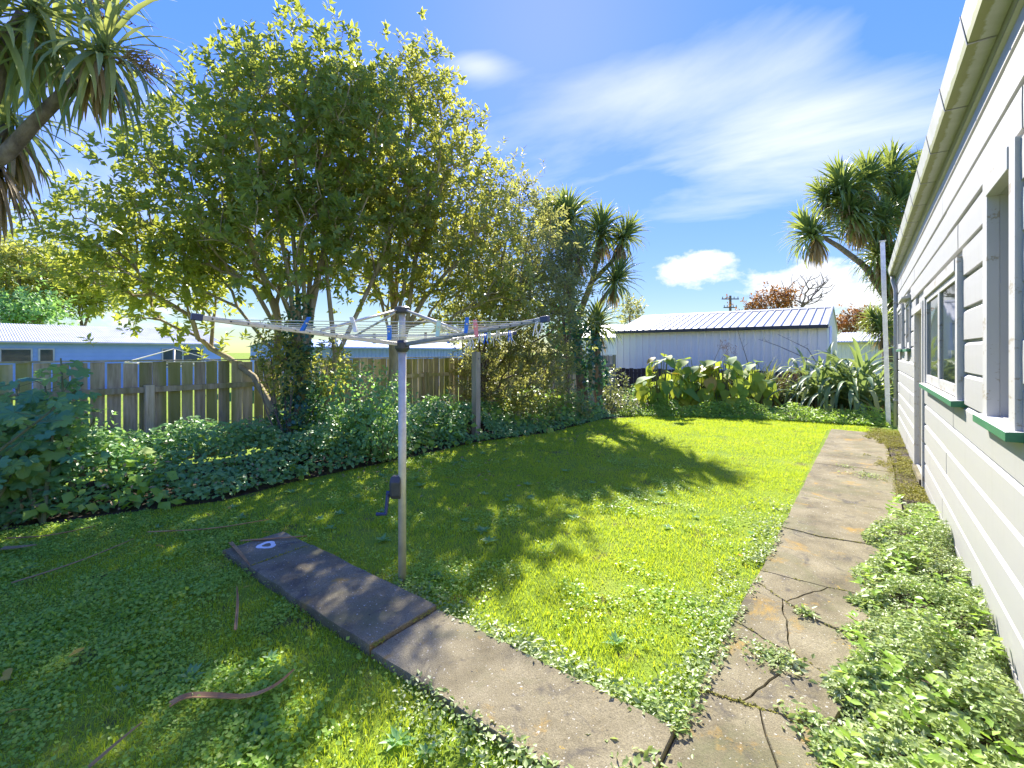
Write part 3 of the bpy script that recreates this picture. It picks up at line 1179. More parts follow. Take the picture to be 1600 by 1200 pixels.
for y in np.arange(-3.0, 16.3, 2.42):
    for zz in (.30, 1.06):
        e = min(y + 2.42, 16.4)
        MB().box(FX + .006, FX + .055, y + .052, e - .052, zz, zz + .075).build('rail', M['paling'], fence)
    MB().box(FX + .006, FX + .106, y - .05, y + .05, 0, 1.16 + .03 * (k % 2)).build('post', M['paling'], fence, bevel=.004)
    k += 1
MB().box(FX - .035, FX + .02, -3, 16.4, FT + .015, FT + .033).build('cap_rail', M['paling'], fence)

for (x, y, h, lab) in ((-5.72, 6.30, 1.60, 'square grey timber post standing alone in the border, nearer one'),
                       (-5.75, 10.9, 1.50, 'slim timber post in front of the cabbage tree skirt')):
    p = empty('timber_post', (x, y, 0), lab, 'post', 'bare posts in the border')
    MB().box(x - .06, x + .06, y - .06, y + .06, -.1, h).build('shaft', M['post'], p, bevel=.006)
    b = MB()
    b.tube([(x + .061, y, h - .12), (x + .075, y, h - .12)], .012, 8)
    b.tube([(x, y, h + .0), (x, y, h + .012)], .01, 8)
    b.build('bolt', M['alu_dark'], p)

# ------------------------------------------------------------------ the rotary clothesline
CX, CY = -2.52, 2.02
cl = empty('rotary_clothesline', (CX, CY, 0), 'grey rotary clothesline with four arms on a tall pole beside the path', 'clothesline')
MB().tube([(CX, CY, -.1), (CX, CY, 1.62)], .027, 18).build('pole', M['alu'], cl, smooth=True)
MB().tube([(CX, CY, 1.62), (CX, CY, 1.88)], .022, 16).build('inner_pole', M['alu'], cl, smooth=True)
hub = MB()
hub.tube([(CX, CY, 1.60), (CX, CY, 1.625), (CX, CY, 1.665), (CX, CY, 1.68)], [.034, .05, .05, .034], 16)
hub.build('hub', M['plastic_dark'], cl)
cap = MB()
cap.tube([(CX, CY, 1.865), (CX, CY, 1.875), (CX, CY, 1.905), (CX, CY, 1.915)], [.04, .052, .052, .035], 12)
cap.build('top_cap', M['plastic_dark'], cl)
# camera-right and camera-forward unit vectors are only used here to turn the measured arm angles into world ones
a1 = np.array((-.786, -.942))
ang1 = math.atan2(-.942, -.786) + YAW
ARM, HUBZ, TIPZ = 1.215, 1.655, 1.770
arms = []
for i in range(4):
    a = ang1 + i * math.pi / 2
    dx, dy = math.cos(a), math.sin(a)
    arms.append((dx, dy))
    p0 = Vector((CX + dx * .045, CY + dy * .045, HUBZ))
    p1 = Vector((CX + dx * ARM, CY + dy * ARM, TIPZ))
    b = MB()
    side = Vector((-dy, dx, 0))
    upv = (p1 - p0).normalized().cross(side) * -1
    V = []
    for p in (p0, p1):
        for sx, sz in ((-1, -1), (1, -1), (1, 1), (-1, 1)):
            V.append(p + side * sx * .009 + upv * sz * .0125)
    b.add(V, [(3, 2, 1, 0), (4, 5, 6, 7), (0, 1, 5, 4), (1, 2, 6, 5), (2, 3, 7, 6), (3, 0, 4, 7)])
    arm = b.build('arm', M['alu'] if i in (0, 2) else M['alu_dark'], cl, bevel=.003)
    b = MB()
    V = []
    ax = (p1 - p0).normalized()
    for p in (p1 - ax * .03, p1 + ax * .018):
        for sx, sz in ((-1, -1), (1, -1), (1, 1), (-1, 1)):
            V.append(p + side * sx * .0135 + upv * sz * .0165)
    b.add(V, [(3, 2, 1, 0), (4, 5, 6, 7), (0, 1, 5, 4), (1, 2, 6, 5), (2, 3, 7, 6), (3, 0, 4, 7)])
    o = b.build('end_cap', M['plastic_navy'], None, bevel=.004)
    o.parent = arm
    b = MB()
    for q in range(9):
        pp = p0.lerp(p1, .38 + .07 * q)
        b.tube([pp + side * .0085, pp + side * .0115], .005, 6)
        b.tube([pp - side * .0085, pp - side * .0115], .005, 6)
    o = b.build('line_holes', M['plastic_dark'], None)
    o.parent = arm
    pm = p0.lerp(p1, .46)
    MB().tube([(CX + dx * .045, CY + dy * .045, 1.885), tuple(pm + Vector((0, 0, .02)))], .0085, 8).build('strut', M['alu'], cl, smooth=True)
NL = 10


def arm_pt(i, t):
    dx, dy = arms[i % 4]
    return Vector((CX + dx * ARM * t, CY + dy * ARM * t, HUBZ + (TIPZ - HUBZ) * (t - .036) / .964))


LINES = {}
for q in range(NL):
    t = .37 + .63 * q / NL
    for i in range(4):
        a, c = arm_pt(i, t), arm_pt(i + 1, t)
        sag = R(.004, .018)
        pts = [tuple(a.lerp(c, s) - Vector((0, 0, sag * 4 * s * (1 - s)))) for s in np.linspace(0, 1, 7)]
        LINES[(q, i)] = pts
        MB().tube(pts, .0022, 5, cap=False).build('line', M['line'], cl)
# loose cord tails at the ends of the lines
for (i, t, n) in ((1, .97, 6), (2, .55, 7), (2, .98, 4), (3, .7, 4), (2, .8, 3)):
    a = arm_pt(i, t)
    b = MB()
    for k in range(n):
        e = a + Vector((R(-.05, .05), R(-.05, .05), R(-.10, -.04)))
        m_ = a.lerp(e, .5) + Vector((R(-.02, .02), R(-.02, .02), .01))
        b.tube([a, m_, e], .0028, 4)
    b.build('cord_tail', M['peg_white'], cl)
# winder box with its crank
bxv = np.array((-CS, -SN)) * 1.0                                  # towards the left of the photo
wdir = Vector((-.78, -.62, 0)).normalized()
sd = Vector((-wdir.y, wdir.x, 0))
c0 = Vector((CX, CY, .67)) + wdir * .035
b = MB()
pr = [(-.045, -.05), (-.03, -.075), (.03, -.075), (.045, -.05), (.045, .04), (.022, .078), (-.022, .078), (-.045, .04)]
for k, (o, s) in enumerate(((-.03, 1), (.03, 1), (.045, .8))):
    for a, h in pr:
        b.v.append(tuple(c0 + wdir * o + sd * a * s + Vector((0, 0, h * s))))
for k in range(2):
    for j in range(8):
        b.f.append((k * 8 + j, k * 8 + (j + 1) % 8, k * 8 + 8 + (j + 1) % 8, k * 8 + 8 + j))
b.f += [tuple(range(7, -1, -1)), tuple(range(16, 24))]
wb = b.build('winder_box', M['plastic_dark'], cl, bevel=.004)
piv = c0 + wdir * .055 + Vector((0, 0, -.045))
b = MB()
e1 = piv + sd * .05 + Vector((0, 0, -.125)) + wdir * .01
b.tube([piv - wdir * .03, piv + wdir * .018], .017, 10)
b.tube([piv + wdir * .008, e1], [.014, .011], 8)
b.tube([e1 - wdir * .006, e1 + wdir * .065], [.010, .012], 8)
o = b.build('crank_handle', M['plastic_navy'], None, smooth=False)
o.parent = wb


def peg(q, i, s, mat, label, tilt=0.0, big=1.0):
    pts = LINES[(q, i)]
    f = s * 6
    k = min(int(f), 5)
    p = Vector(pts[k]).lerp(Vector(pts[k + 1]), f - k)
    ldir = (Vector(pts[6]) - Vector(pts[0])).normalized()
    nrm_ = ldir.cross(Vector((0, 0, 1))).normalized()
    t = empty('clothes_peg', p, label, 'clothes peg', 'pegs left on the clothesline')
    for s_ in (-1, 1):
        b = MB()
        V = []
        for z_, w_, o_ in ((.018, .008, .001), (.0, .008, .0035), (-.025, .008, .004), (-.046, .007, .010)):
            for dl, dn in ((-w_, 0), (w_, 0), (w_, .005), (-w_, .005)):
                V.append(p + ldir * dl * big + nrm_ * s_ * (o_ + dn) * big + (Vector((0, 0, z_)) + ldir * z_ * tilt) * big)
        F = []
        for r_ in range(3):
            for j in range(4):
                F.append((r_ * 4 + j, r_ * 4 + (j + 1) % 4, r_ * 4 + 4 + (j + 1) % 4, r_ * 4 + 4 + j))
        F += [(3, 2, 1, 0), (12, 13, 14, 15)]
        b.add(V, F)
        b.build('prong', M[mat], t)
    MB().tube([p + nrm_ * .012 * big - Vector((0, 0, .012)), p - nrm_ * .012 * big - Vector((0, 0, .012))], .004 * big, 6).build('spring', M['alu'], t)
    return t


peg(9, 0, .78, 'peg_blue', 'blue clothes peg hanging on the outermost line near the pole', .1, 1.3)
peg(6, 0, .52, 'peg_blue', 'upright blue peg on a front line left of the pole', .0, 1.3)
peg(8, 0, .70, 'peg_mint', 'pale mint peg on a front line just left of the pole', .1, 1.3)
peg(8, 0, .83, 'peg_pink', 'pink peg on a front line right at the pole', -.1, 1.4)
peg(9, 0, .28, 'peg_blue', 'tilted blue peg under the long left arm', .5, 1.1)
peg(9, 0, .42, 'peg_white', 'white peg under the left arm', -.3, 1.2)
peg(7, 2, .30, 'peg_blue', 'blue peg on the far line towards the right arm', 0, 1.3)
peg(6, 2, .75, 'peg_wood', 'wooden peg on a back line behind the left strut', 0, 1.3)
peg(8, 2, .58, 'peg_wood', 'wooden peg on a back line behind the pole', 0, 1.3)
peg(9, 2, .45, 'peg_wood', 'wooden peg on the back line right of the pole', 0, 1.3)
peg(9, 1, .95, 'peg_blue', 'blue peg at the tip of the far right arm', .6, 1.4)
peg(5, 1, .85, 'peg_blue', 'blue peg beside the loose cord tails on the right', .6, 1.4)
peg(4, 1, .35, 'peg_white', 'white peg on an inner line right of the pole', .2, 1.2)
peg(5, 1, .30, 'peg_mint', 'pale mint peg among the inner lines on the right', .2, 1.2)
peg(6, 1, .25, 'peg_white', 'white peg nearest the right strut', -.2, 1.2)

# ------------------------------------------------------------------ sheds and neighbours
def shed_frame(o, ax):
    """local frame: origin o on the ground at the front left corner, ax = unit vector along the front"""
    ax = Vector((ax[0], ax[1], 0)).normalized()
    return Vector((o[0], o[1], 0)), ax, Vector((-ax.y, ax.x, 0))


pR, pL = np.array((-.94, 17.6)), np.array((-8.2, 17.65))
O_, AX, AY = shed_frame(pL, pR - pL)
LEN = float(np.linalg.norm(pR - pL))
EAVE, RIDGE, HALF = 2.42, 3.24, 3.0


def P3(a, b_, z):
    return tuple(O_ + AX * a + AY * b_ + Vector((0, 0, z)))


shed = empty('iron_shed', (O_.x, O_.y, 0), 'long off-white ribbed iron shed with pale grey roof behind the garden', 'shed')
nsh = 27
w = LEN / nsh
proto = None
ang = math.atan2(AX.y, AX.x)
for i in range(nsh):
    if proto is None:
        b = MB()
        pr = [(0, 0), (w * .10, 0), (w * .16, -.04), (w * .34, -.04), (w * .40, 0), (w * .68, 0), (w * .70, -.006), (w * .74, -.006), (w * .76, 0), (w - .001, 0), (w - .001, .02), (0, .02)]
        b.extrude(pr, 2, .12, EAVE)
        proto = b.build('wall_sheet', M['iron_wall'], shed, world_space=False)
        o = proto
    else:
        o = proto.copy()
        COL.objects.link(o)
        o.parent = shed
    o.location = AX * (w * i)
    o.rotation_euler = (0, 0, ang)
proto = None
slope = math.atan2(RIDGE - EAVE, HALF)
sl_ = math.hypot(RIDGE - EAVE, HALF) + .12
for i in range(nsh):
    if proto is None:
        b = MB()
        pr = [(0, 0), (w * .06, .0), (w * .10, .035), (w * .20, .035), (w * .24, 0), (w - .001, 0), (w - .001, -.012), (0, -.012)]
        b.extrude(pr, 1, -.12, sl_ - .12)
        proto = b.build('roof_sheet', M['iron_white'], shed, world_space=False)
        o = proto
    else:
        o = proto.copy()
        COL.objects.link(o)
        o.parent = shed
    o.location = AX * (w * i) + Vector((0, 0, EAVE + .02))
    o.rotation_euler = (Matrix.Rotation(ang, 3, 'Z') @ Matrix.Rotation(slope, 3, 'X')).to_euler()
b = MB()
b.add([P3(-.02, HALF, RIDGE + .03), P3(LEN + .02, HALF, RIDGE + .03), P3(LEN + .02, 2 * HALF + .1, EAVE), P3(-.02, 2 * HALF + .1, EAVE)], [(0, 1, 2, 3)])
b.build('rear_roof', M['iron_white'], shed)
b = MB()
b.add([P3(-.03, HALF - .16, RIDGE + .0), P3(-.03, HALF, RIDGE + .07), P3(-.03, HALF + .16, RIDGE), P3(LEN + .03, HALF - .16, RIDGE), P3(LEN + .03, HALF, RIDGE + .07), P3(LEN + .03, HALF + .16, RIDGE)],
      [(0, 1, 4, 3), (1, 2, 5, 4)])
b.build('ridge_cap', M['iron_white'], shed)
for a0 in (0.0, LEN):
    b = MB()
    a = a0 + (.004 if a0 else -.004)
    b.add([P3(a, .03, .1), P3(a, 2 * HALF, .1), P3(a, 2 * HALF, EAVE), P3(a, HALF, RIDGE - .02), P3(a, .03, EAVE)], [(0, 1, 2, 3, 4)])
    b.build('gable_end', M['iron_wall'], shed)
    b = MB()
    for (y0, z0), (y1, z1) in (((-.12, EAVE - .02), (HALF, RIDGE + .04)), ((2 * HALF + .1, EAVE - .02), (HALF, RIDGE + .04))):
        b.tube([P3(a, y0, z0), P3(a, y1, z1)], .04, 6)
    b.build('barge_flashing', M['iron_white'], shed)
b = MB()
b.add([P3(-.05, -.2, EAVE - .06), P3(-.05, -.2, EAVE + .05), P3(-.05, -.09, EAVE + .05), P3(-.05, -.09, EAVE - .06), P3(LEN + .05, -.2, EAVE - .06), P3(LEN + .05, -.2, EAVE + .05), P3(LEN + .05, -.09, EAVE + .05), P3(LEN + .05, -.09, EAVE - .06)],
      [(0, 1, 5, 4), (1, 2, 6, 5), (2, 3, 7, 6), (3, 0, 4, 7), (0, 3, 2, 1), (4, 5, 6, 7)])
b.build('gutter', M['trim_dark'], shed)
b = MB()
b.add([P3(LEN - .22, -.03, .12), P3(LEN + .02, -.03, .12), P3(LEN + .02, -.03, EAVE), P3(LEN - .22, -.03, EAVE)], [(0, 1, 2, 3)])
b.build('corner_flashing', M['iron_wall'], shed)
MB().tube([P3(LEN + .1, -.1, EAVE), P3(LEN + .1, -.1, .1)], .04, 8).build('downpipe', M['iron_wall'], shed, smooth=True)

# low dark board fence in front of that shed
bf = empty('low_board_fence', P3(0, -1.1, 0), 'low dark brown timber fence between big-leaved plants and iron shed', 'fence')
n = 0
a = -1.0
while a < LEN + .6:
    w_ = R(.14, .16)
    h = .98 + R(-.02, .02)
    b = MB()
    b.add([P3(a, -1.1, .02), P3(a + w_, -1.1, .02), P3(a + w_, -1.12, .02), P3(a, -1.12, .02), P3(a, -1.1, h), P3(a + w_, -1.1, h), P3(a + w_, -1.12, h), P3(a, -1.12, h)],
          [(0, 1, 2, 3), (7, 6, 5, 4), (0, 4, 5, 1), (1, 5, 6, 2), (2, 6, 7, 3), (3, 7, 4, 0)])
    b.build('board', M['darkwood'], bf)
    a += w_ + .012
b = MB()
for zz in (.3, .8):
    b.tube([P3(-1, -1.07, zz), P3(LEN + .6, -1.07, zz)], .035, 4)
b.build('rail', M['darkwood'], bf)


def gable_house(name, loc, ax, ln, half, eave, ridge, wall, roof, label, cat, boards=0, ribs=.076, zb=0, over=.15):
    """simple neighbour building; corrugated roof and lapped boards are real relief"""
    o0, u, v = shed_frame(loc, ax)
    q = lambda a, b_, z: tuple(o0 + u * a + v * b_ + Vector((0, 0, z)))
    t = empty(name, (loc[0], loc[1], 0), label, cat)
    b = MB()
    if boards:
        z = zb
        while z < eave:
            z2 = min(z + boards, eave)
            for (f0, f1) in (((0, 0), (ln, 0)), ((ln, 0), (ln, 2 * half)), ((ln, 2 * half), (0, 2 * half)), ((0, 2 * half), (0, 0))):
                dx, dy = f1[0] - f0[0], f1[1] - f0[1]
                l = math.hypot(dx, dy)
                nx, ny = dy / l * .025, -dx / l * .025
                b.add([q(f0[0] + nx, f0[1] + ny, z), q(f1[0] + nx, f1[1] + ny, z), q(f1[0], f1[1], z2), q(f0[0], f0[1], z2), q(f0[0], f0[1], z), q(f1[0], f1[1], z)], [(0, 1, 2, 3), (4, 5, 1, 0)])
            z = z2
    else:
        n = int(ln / .19)
        for i in range(n):
            a = ln * i / n
            e = ln / n
            b.add([q(a, 0, zb), q(a + e * .6, 0, zb), q(a + e * .6, 0, eave), q(a, 0, eave)], [(0, 1, 2, 3)])
            b.add([q(a + e * .6, 0, zb), q(a + e * .8, -.03, zb), q(a + e, 0, zb), q(a + e * .6, 0, eave), q(a + e * .8, -.03, eave), q(a + e, 0, eave)], [(0, 1, 4, 3), (1, 2, 5, 4)])
        b.add([q(ln, 0, zb), q(ln, 2 * half, zb), q(ln, 2 * half, eave), q(ln, 0, eave), q(0, 2 * half, zb), q(0, 2 * half, eave), q(0, 0, zb), q(0, 0, eave)], [(0, 1, 2, 3), (1, 4, 5, 2), (4, 6, 7, 5)])
    for a in (0, ln):
        b.add([q(a, 0, eave), q(a, 2 * half, eave), q(a, half, ridge - .03)], [(0, 1, 2)])
    b.build('wall', M[wall], t)
    for sgn, nm in ((0, 'roof'), (1, 'roof')):
        n = int((ln + 2 * over) / ribs) * 2
        V, F = [], []
        y_e = -over if sgn == 0 else 2 * half + over
        z_e = eave - (ridge - eave) / half * over
        for i in range(n + 1):
            a = -over + (ln + 2 * over) * i / n
            k = .018 * (i % 2)
            V += [q(a, y_e, z_e + k), q(a, half, ridge + k)]
        F = [(2 * i, 2 * i + 2, 2 * i + 3, 2 * i + 1) for i in range(n)]
        MB().add(V, F).build(nm, M[roof], t)
    b = MB()
    b.tube([q(-over, -over - .04, eave - .06), q(ln + over, -over - .04, eave - .06)], .05, 6)
    b.build('gutter', M[roof], t)
    return t, q


# the blue neighbour runs along the far side of the paling fence
bh, q = gable_house('blue_house', (-25.2, -4.2), (0, 1), 13.2, 3.0, 2.03, 2.78, 'blue', 'iron_white', 'low blue weatherboard building with pale iron roof beyond the fence', 'house', boards=.16)
for (a0, a1, z0, z1) in ((5.9, 6.75, 1.2, 1.74), (6.9, 7.35, 1.2, 1.74), (10.8, 12.4, .9, 1.76), (2.0, 3.2, 1.1, 1.75)):
    wn = empty('window')
    wn.parent = bh
    wn.location = -bh.location
    MB().add([q(a0, .0, z0), q(a1, .0, z0), q(a1, -.06, z0), q(a0, -.06, z0), q(a0, 0, z1), q(a1, 0, z1), q(a1, -.06, z1), q(a0, -.06, z1)],
             [(0, 1, 2, 3), (4, 7, 6, 5), (0, 4, 5, 1), (3, 2, 6, 7), (0, 3, 7, 4), (1, 5, 6, 2)]).build('frame', M['iron_white'], wn)
    n = max(1, round((a1 - a0) / .8))
    for i in range(n):
        c0_, c1_ = a0 + .05 + (a1 - a0 - .05) * i / n, a0 + (a1 - a0 - .05) * (i + 1) / n
        MB().add([q(c0_, -.064, z0 + .05), q(c1_, -.064, z0 + .05), q(c1_, -.064, z1 - .05), q(c0_, -.064, z1 - .05)], [(0, 1, 2, 3)]).build('pane', M['glass'], wn)
bs, q = gable_house('blue_iron_shed', (-16.0, 8.4), (0, 1), 11.0, 2.2, 1.82, 2.1, 'blue', 'blue', 'blue corrugated iron shed glimpsed between tree trunks over the fence', 'shed', ribs=.3)
ss, q = gable_house('small_white_shed', tuple(at(1308, 550, 23)[:2]), tuple((at(1420, 550, 21) - at(1308, 550, 23))[:2]), 5.0, 1.6, 2.15, 2.62, 'iron_wall', 'iron_white', 'small white shed with ribbed roof between flax and house corner', 'shed', ribs=.12)
gs, q = gable_house('grey_roofed_house', tuple(at(900, 550, 31)[:2]), tuple((at(1010, 550, 30) - at(900, 550, 31))[:2]), 5.2, 3, 2.6, 3.6, 'iron_wall', 'iron_white', 'distant grey-roofed house peeping out left of the iron shed', 'house', ribs=.25)

# neighbour's folded rotary line showing over the fence
nc = at(272, 545, 11.0)
n0 = empty('neighbour_clothesline', (nc[0], nc[1], 0), 'white rotary clothesline top poking above the fence, next door', 'clothesline')
MB().tube([(nc[0], nc[1], -.05), (nc[0], nc[1], nc[2])], .022, 8).build('pole', M['alu'], n0, smooth=True)
tips = []
for i in range(4):
    a = .5 + i * math.pi / 2
    e = (nc[0] + 1.2 * math.cos(a), nc[1] + 1.2 * math.sin(a), nc[2] - .30)
    tips.append(e)
    MB().tube([(nc[0], nc[1], nc[2] - .45), e], .014, 6).build('arm', M['alu'], n0)
    MB().tube([tuple(nc), e], .009, 5).build('wire', M['line'], n0)
for i in range(4):
    for s in (1.0, .8, .6):
        c_ = np.array((nc[0], nc[1], nc[2] - .45))
        a, e = c_ + (np.array(tips[i]) - c_) * s, c_ + (np.array(tips[(i + 1) % 4]) - c_) * s
        MB().tube([a, e], .007, 4).build('line', M['line'], n0)

# power pole in the distance
up_ = at(1141, 462, 48)
pp = empty('power_pole', (up_[0], up_[1], 0), 'distant dark power pole above the shed roof', 'power pole')
MB().tube([(up_[0], up_[1], 0), tuple(up_)], [.16, .12], 8).build('shaft', M['twig'], pp)
for zz, hw in ((.35, .9), (1.25, .7)):
    e = np.array((CS, SN, 0)) * hw
    p = up_ - np.array((0, 0, zz))
    MB().tube([p - e, p + e], .06, 5).build('crossarm', M['twig'], pp)
    for s in (-.9, -.45, .45, .9):
        MB().tube([p + e * s, p + e * s + np.array((0, 0, .25))], .05, 6).build('insulator', M['alu_dark'], pp)

# ------------------------------------------------------------------ trees
# big glossy-leaved tree in front of the fence
B1 = (-6.75, 3.45, 0)
f1 = (-6.72, 3.5, 1.25)


def fan(origin, ends, mid=.5, bow=.12):
    out = []
    o = np.array(origin)
    for e in ends:
        e = np.array(e)
        m_ = o + (e - o) * mid
        m_ = m_ + (o - e) * np.array((1, 1, 0)) * bow + np.array((0, 0, .1))
        m1 = o + (m_ - o) * .5 + rng.normal(size=3) * .04
        m2 = m_ + (e - m_) * .5 + rng.normal(size=3) * .06
        out.append(([tuple(o), tuple(m1), tuple(m_), tuple(m2), tuple(e)], 1))
    return out


D1 = 6.95
blobs1 = [blob(465, 215, D1, 140, 150, 1.3), blob(330, 300, D1 - .1, 125, 130, 1.3), blob(165, 395, D1 - .3, 70, 72, .8), blob(245, 435, D1, 125, 68, 1.1),
          blob(420, 370, D1 - .2, 150, 90, 1.3), blob(560, 260, D1 + .6, 120, 160, 1.4)]
ext1 = np.array([at(x, y, D1 + R(-.5, .5)) for x, y in ((470, 22), (490, 40), (455, 45), (540, 45), (530, 70), (385, 78), (400, 95), (340, 105), (320, 120), (300, 150), (245, 180), (230, 165), (215, 225), (205, 260), (110, 300), (140, 295), (90, 350), (75, 370), (310, 530), (330, 545), (280, 515), (190, 495))])
stems1 = [([B1, (-6.74, 3.46, .6), f1], None)] + fan(f1, [at(330, 250, D1), at(430, 120, D1), at(520, 130, D1 + .5), at(270, 330, D1 - .3), at(200, 390, D1 - .3), at(400, 230, D1 - .7), at(470, 200, D1 - .3), at(560, 220, D1 + .6)])
stems1 += [([(-6.6, 3.75, 0), (-6.62, 3.8, .6), (-6.55, 3.95, 1.5), tuple(at(500, 330, D1 + .2)), tuple(at(530, 210, D1 + .3))], None)]
stems1 += [([(-6.9, 3.3, 0), (-6.95, 3.2, .7), tuple(at(435, 500, D1 + .1)), tuple(at(400, 400, D1)), tuple(at(350, 320, D1))], None)]
t1 = tree('broadleaf_tree', B1, stems1, blobs1, 640, 'leaf_a', 'large glossy-leaved multi-stemmed tree in front of the paling fence', 'broadleaf trees along the fence', extra=ext1, shell=.7, shoots=5, per=9, lsize=.125, wr=.5, slen=.26, spread=.18, rmin=.0042)

B2 = (-6.8, 5.2, 0)
D2 = 8.3
f2 = (-6.78, 5.25, 1.35)
blobs2 = [blob(625, 235, D2, 110, 150, 1.6), blob(690, 330, D2 + .2, 110, 150, 1.6), blob(600, 400, D2, 110, 90, 1.5), blob(740, 420, D2 + .3, 100, 110, 1.4)]
ext2 = np.array([at(x, y, D2 + R(-.4, .4)) for x, y in ((645, 105), (655, 120), (690, 125), (705, 150), (720, 165), (735, 190), (755, 215), (740, 230), (612, 112), (765, 260))])
stems2 = [([B2, (-6.82, 5.2, .6), f2], None)] + fan(f2, [at(600, 260, D2), at(640, 200, D2 + .3), at(700, 260, D2), at(740, 380, D2 + .2), at(560, 380, D2 - .3), at(660, 330, D2 - .5)])
tree('broadleaf_tree', B2, stems2, blobs2, 430, 'leaf_b', 'second taller yellowish broadleaf tree right of the largest one', 'broadleaf trees along the fence', extra=ext2, shoots=5, per=9, lsize=.12, wr=.46, slen=.27, rmin=.0042)

B3 = (-6.75, 7.6, 0)
D3 = 9.9
f3 = (-6.7, 7.6, .9)
blobs3 = [blob(805, 385, D3, 80, 110, 1.4), blob(765, 490, D3 + .2, 90, 95, .9), blob(840, 500, D3 + .2, 75, 110, 1.0), blob(800, 590, D3 + .3, 100, 55, .8)]
ext3 = np.array([at(x, y, D3 + R(-.4, .4)) for x, y in ((790, 275), (815, 300), (775, 262), (840, 330), (855, 345), (830, 300))])
stems3 = [([B3, (-6.74, 7.6, .45), f3], None)] + fan(f3, [at(790, 380, D3), at(830, 420, D3), at(740, 470, D3), at(860, 520, D3), at(770, 560, D3 - .6)])
tree('broadleaf_tree', B3, stems3, blobs3, 430, 'leaf_c', 'bushy dusty-leaved tree reaching the ground behind the lone post', 'broadleaf trees along the fence', bark='twig', extra=ext3, shoots=5, per=9, lsize=.12, wr=.36, slen=.28, rmin=.0034)

B4 = tuple(at(885, 600, 11.6)[:2]) + (0,)
f4 = (B4[0], B4[1], 1.6)
tree('pale_tree', B4, [([B4, (B4[0] + .05, B4[1], .8), f4], None)] + fan(f4, [at(890, 400, 11.6), at(870, 440, 11.4)]),
     [blob(888, 410, 11.6, 40, 40, .7), blob(868, 450, 11.4, 36, 50, .7)], 120, 'leaf_pale', 'pale yellow-green small tree between bushy tree and cabbage tree', bark='twig', shoots=5, per=8, lsize=.12, wr=.3)

# ivy up the largest trunk, fresh shoots above it, vine over the cabbage tree
def leafy_mass(name, base, blobs, n, mat, label, cat, lsize, wr=.8, stems=4, stem_mat='twig', group=None, facing_out=True, shell=.8):
    t = empty(name, base, label, cat, group)
    P, d = sample_blobs(blobs, n, shell)
    ok = P[:, 2] > .03
    P, d = P[ok], d[ok]
    n = len(P)
    D = unit(d * .45 + rng.normal(size=(n, 3)) * .6 + np.array((0, 0, -.25)))
    Nn = unit(d + np.array((0, 0, .6)) + rng.normal(size=(n, 3)) * .35)
    Ln = lsize * rng.uniform(.6, 1.2, n)
    link_mesh('foliage', leaf_mesh('foliage', P, D, Nn, Ln, Ln * wr), M[mat], t)
    b = MB()
    for i in range(stems):
        e = P[rng.integers(n)]
        s_ = np.array(base) + np.array((R(-.12, .12), R(-.12, .12), 0))
        m_ = (s_ + e) / 2 + rng.normal(size=3) * .08
        b.tube([s_, m_, e], [.012, .009, .003], 5)
    b.build('stems', M[stem_mat], t)
    return t


leafy_mass('ivy', (-6.6, 3.35, 0), [((-6.66, 3.42, .55), (.34, .36, .55)), ((-6.68, 3.45, 1.2), (.26, .28, .5)), ((-6.66, 3.42, 1.9), (.22, .2, .6))], 2100, 'ivy', 'dark ivy wrapped round the lower trunk of the largest tree', 'ivy', .075)
leafy_mass('sprouting_shrub', (-6.45, 3.2, 0), [(at(445, 575, 6.6), (.34, .34, .42)), (at(430, 540, 6.6), (.28, .28, .4)), (at(520, 575, 6.9), (.3, .3, .45))], 1500, 'leaf_b', 'yellow-green leafy shoots sprouting in front of the ivy trunk', 'shrub', .10, .36, 10)
leafy_mass('climbing_vine', (-6.4, 10.4, 0), [(at(880, 500, 11.9), (.5, .5, .75)), (at(905, 545, 11.9), (.6, .5, .6)), (at(930, 585, 12.2), (.35, .4, .45))], 1700, 'ivy', 'dark blue-green vine smothering the foot of the middle cabbage tree', 'vine', .12)
for (x, y, d_, rx, ry, n, mt, lab) in (
        (560, 620, 7.0, .75, .50, 1700, 'cover', 'tall blue-green leafy bush between the two main trunks'),
        (600, 650, 6.6, .55, .42, 1100, 'cover', 'lower blue-green bush left of the clothesline pole'),
        (690, 650, 8.4, .60, .40, 1300, 'cover', 'rounded dark green bush right of the clothesline pole'),
        (830, 640, 9.7, .60, .55, 1100, 'leaf_b', 'sunlit yellow-green shrub under the bushy tree'),
        (890, 640, 10.6, .55, .45, 900, 'leaf_c', 'dull green shrub beside the vine'),
        (912, 650, 10.9, .5, .42, 800, 'cover', 'dark small-leaved bush in front of the slim post'),
        (955, 612, 13.0, .55, .70, 1000, 'leaf_pale', 'pale sunlit shrub left of the big-leaved clump'),
        (965, 645, 12.0, .55, .32, 800, 'leaf_pale', 'low pale shrub at the back lawn corner'),
        (1010, 630, 12.9, .6, .45, 700, 'cover', 'dark low bush under the first big leaves'),
        (90, 560 + 120, 4.9, .5, .45, 500, 'cover', 'low bush under the lobed mallow leaves')):
    p = at(x, y, d_)
    leafy_mass('leafy_bush', (p[0], p[1], 0), [((p[0], p[1], max(p[2], ry * .7)), (rx, rx, ry)), ((p[0] + R(-.3, .3), p[1] + R(-.3, .3), ry * .6), (rx * .8, rx * .8, ry * .7))], n, mt, lab, 'bush', .085, .6, 14, 'stem', 'bushes in the border')

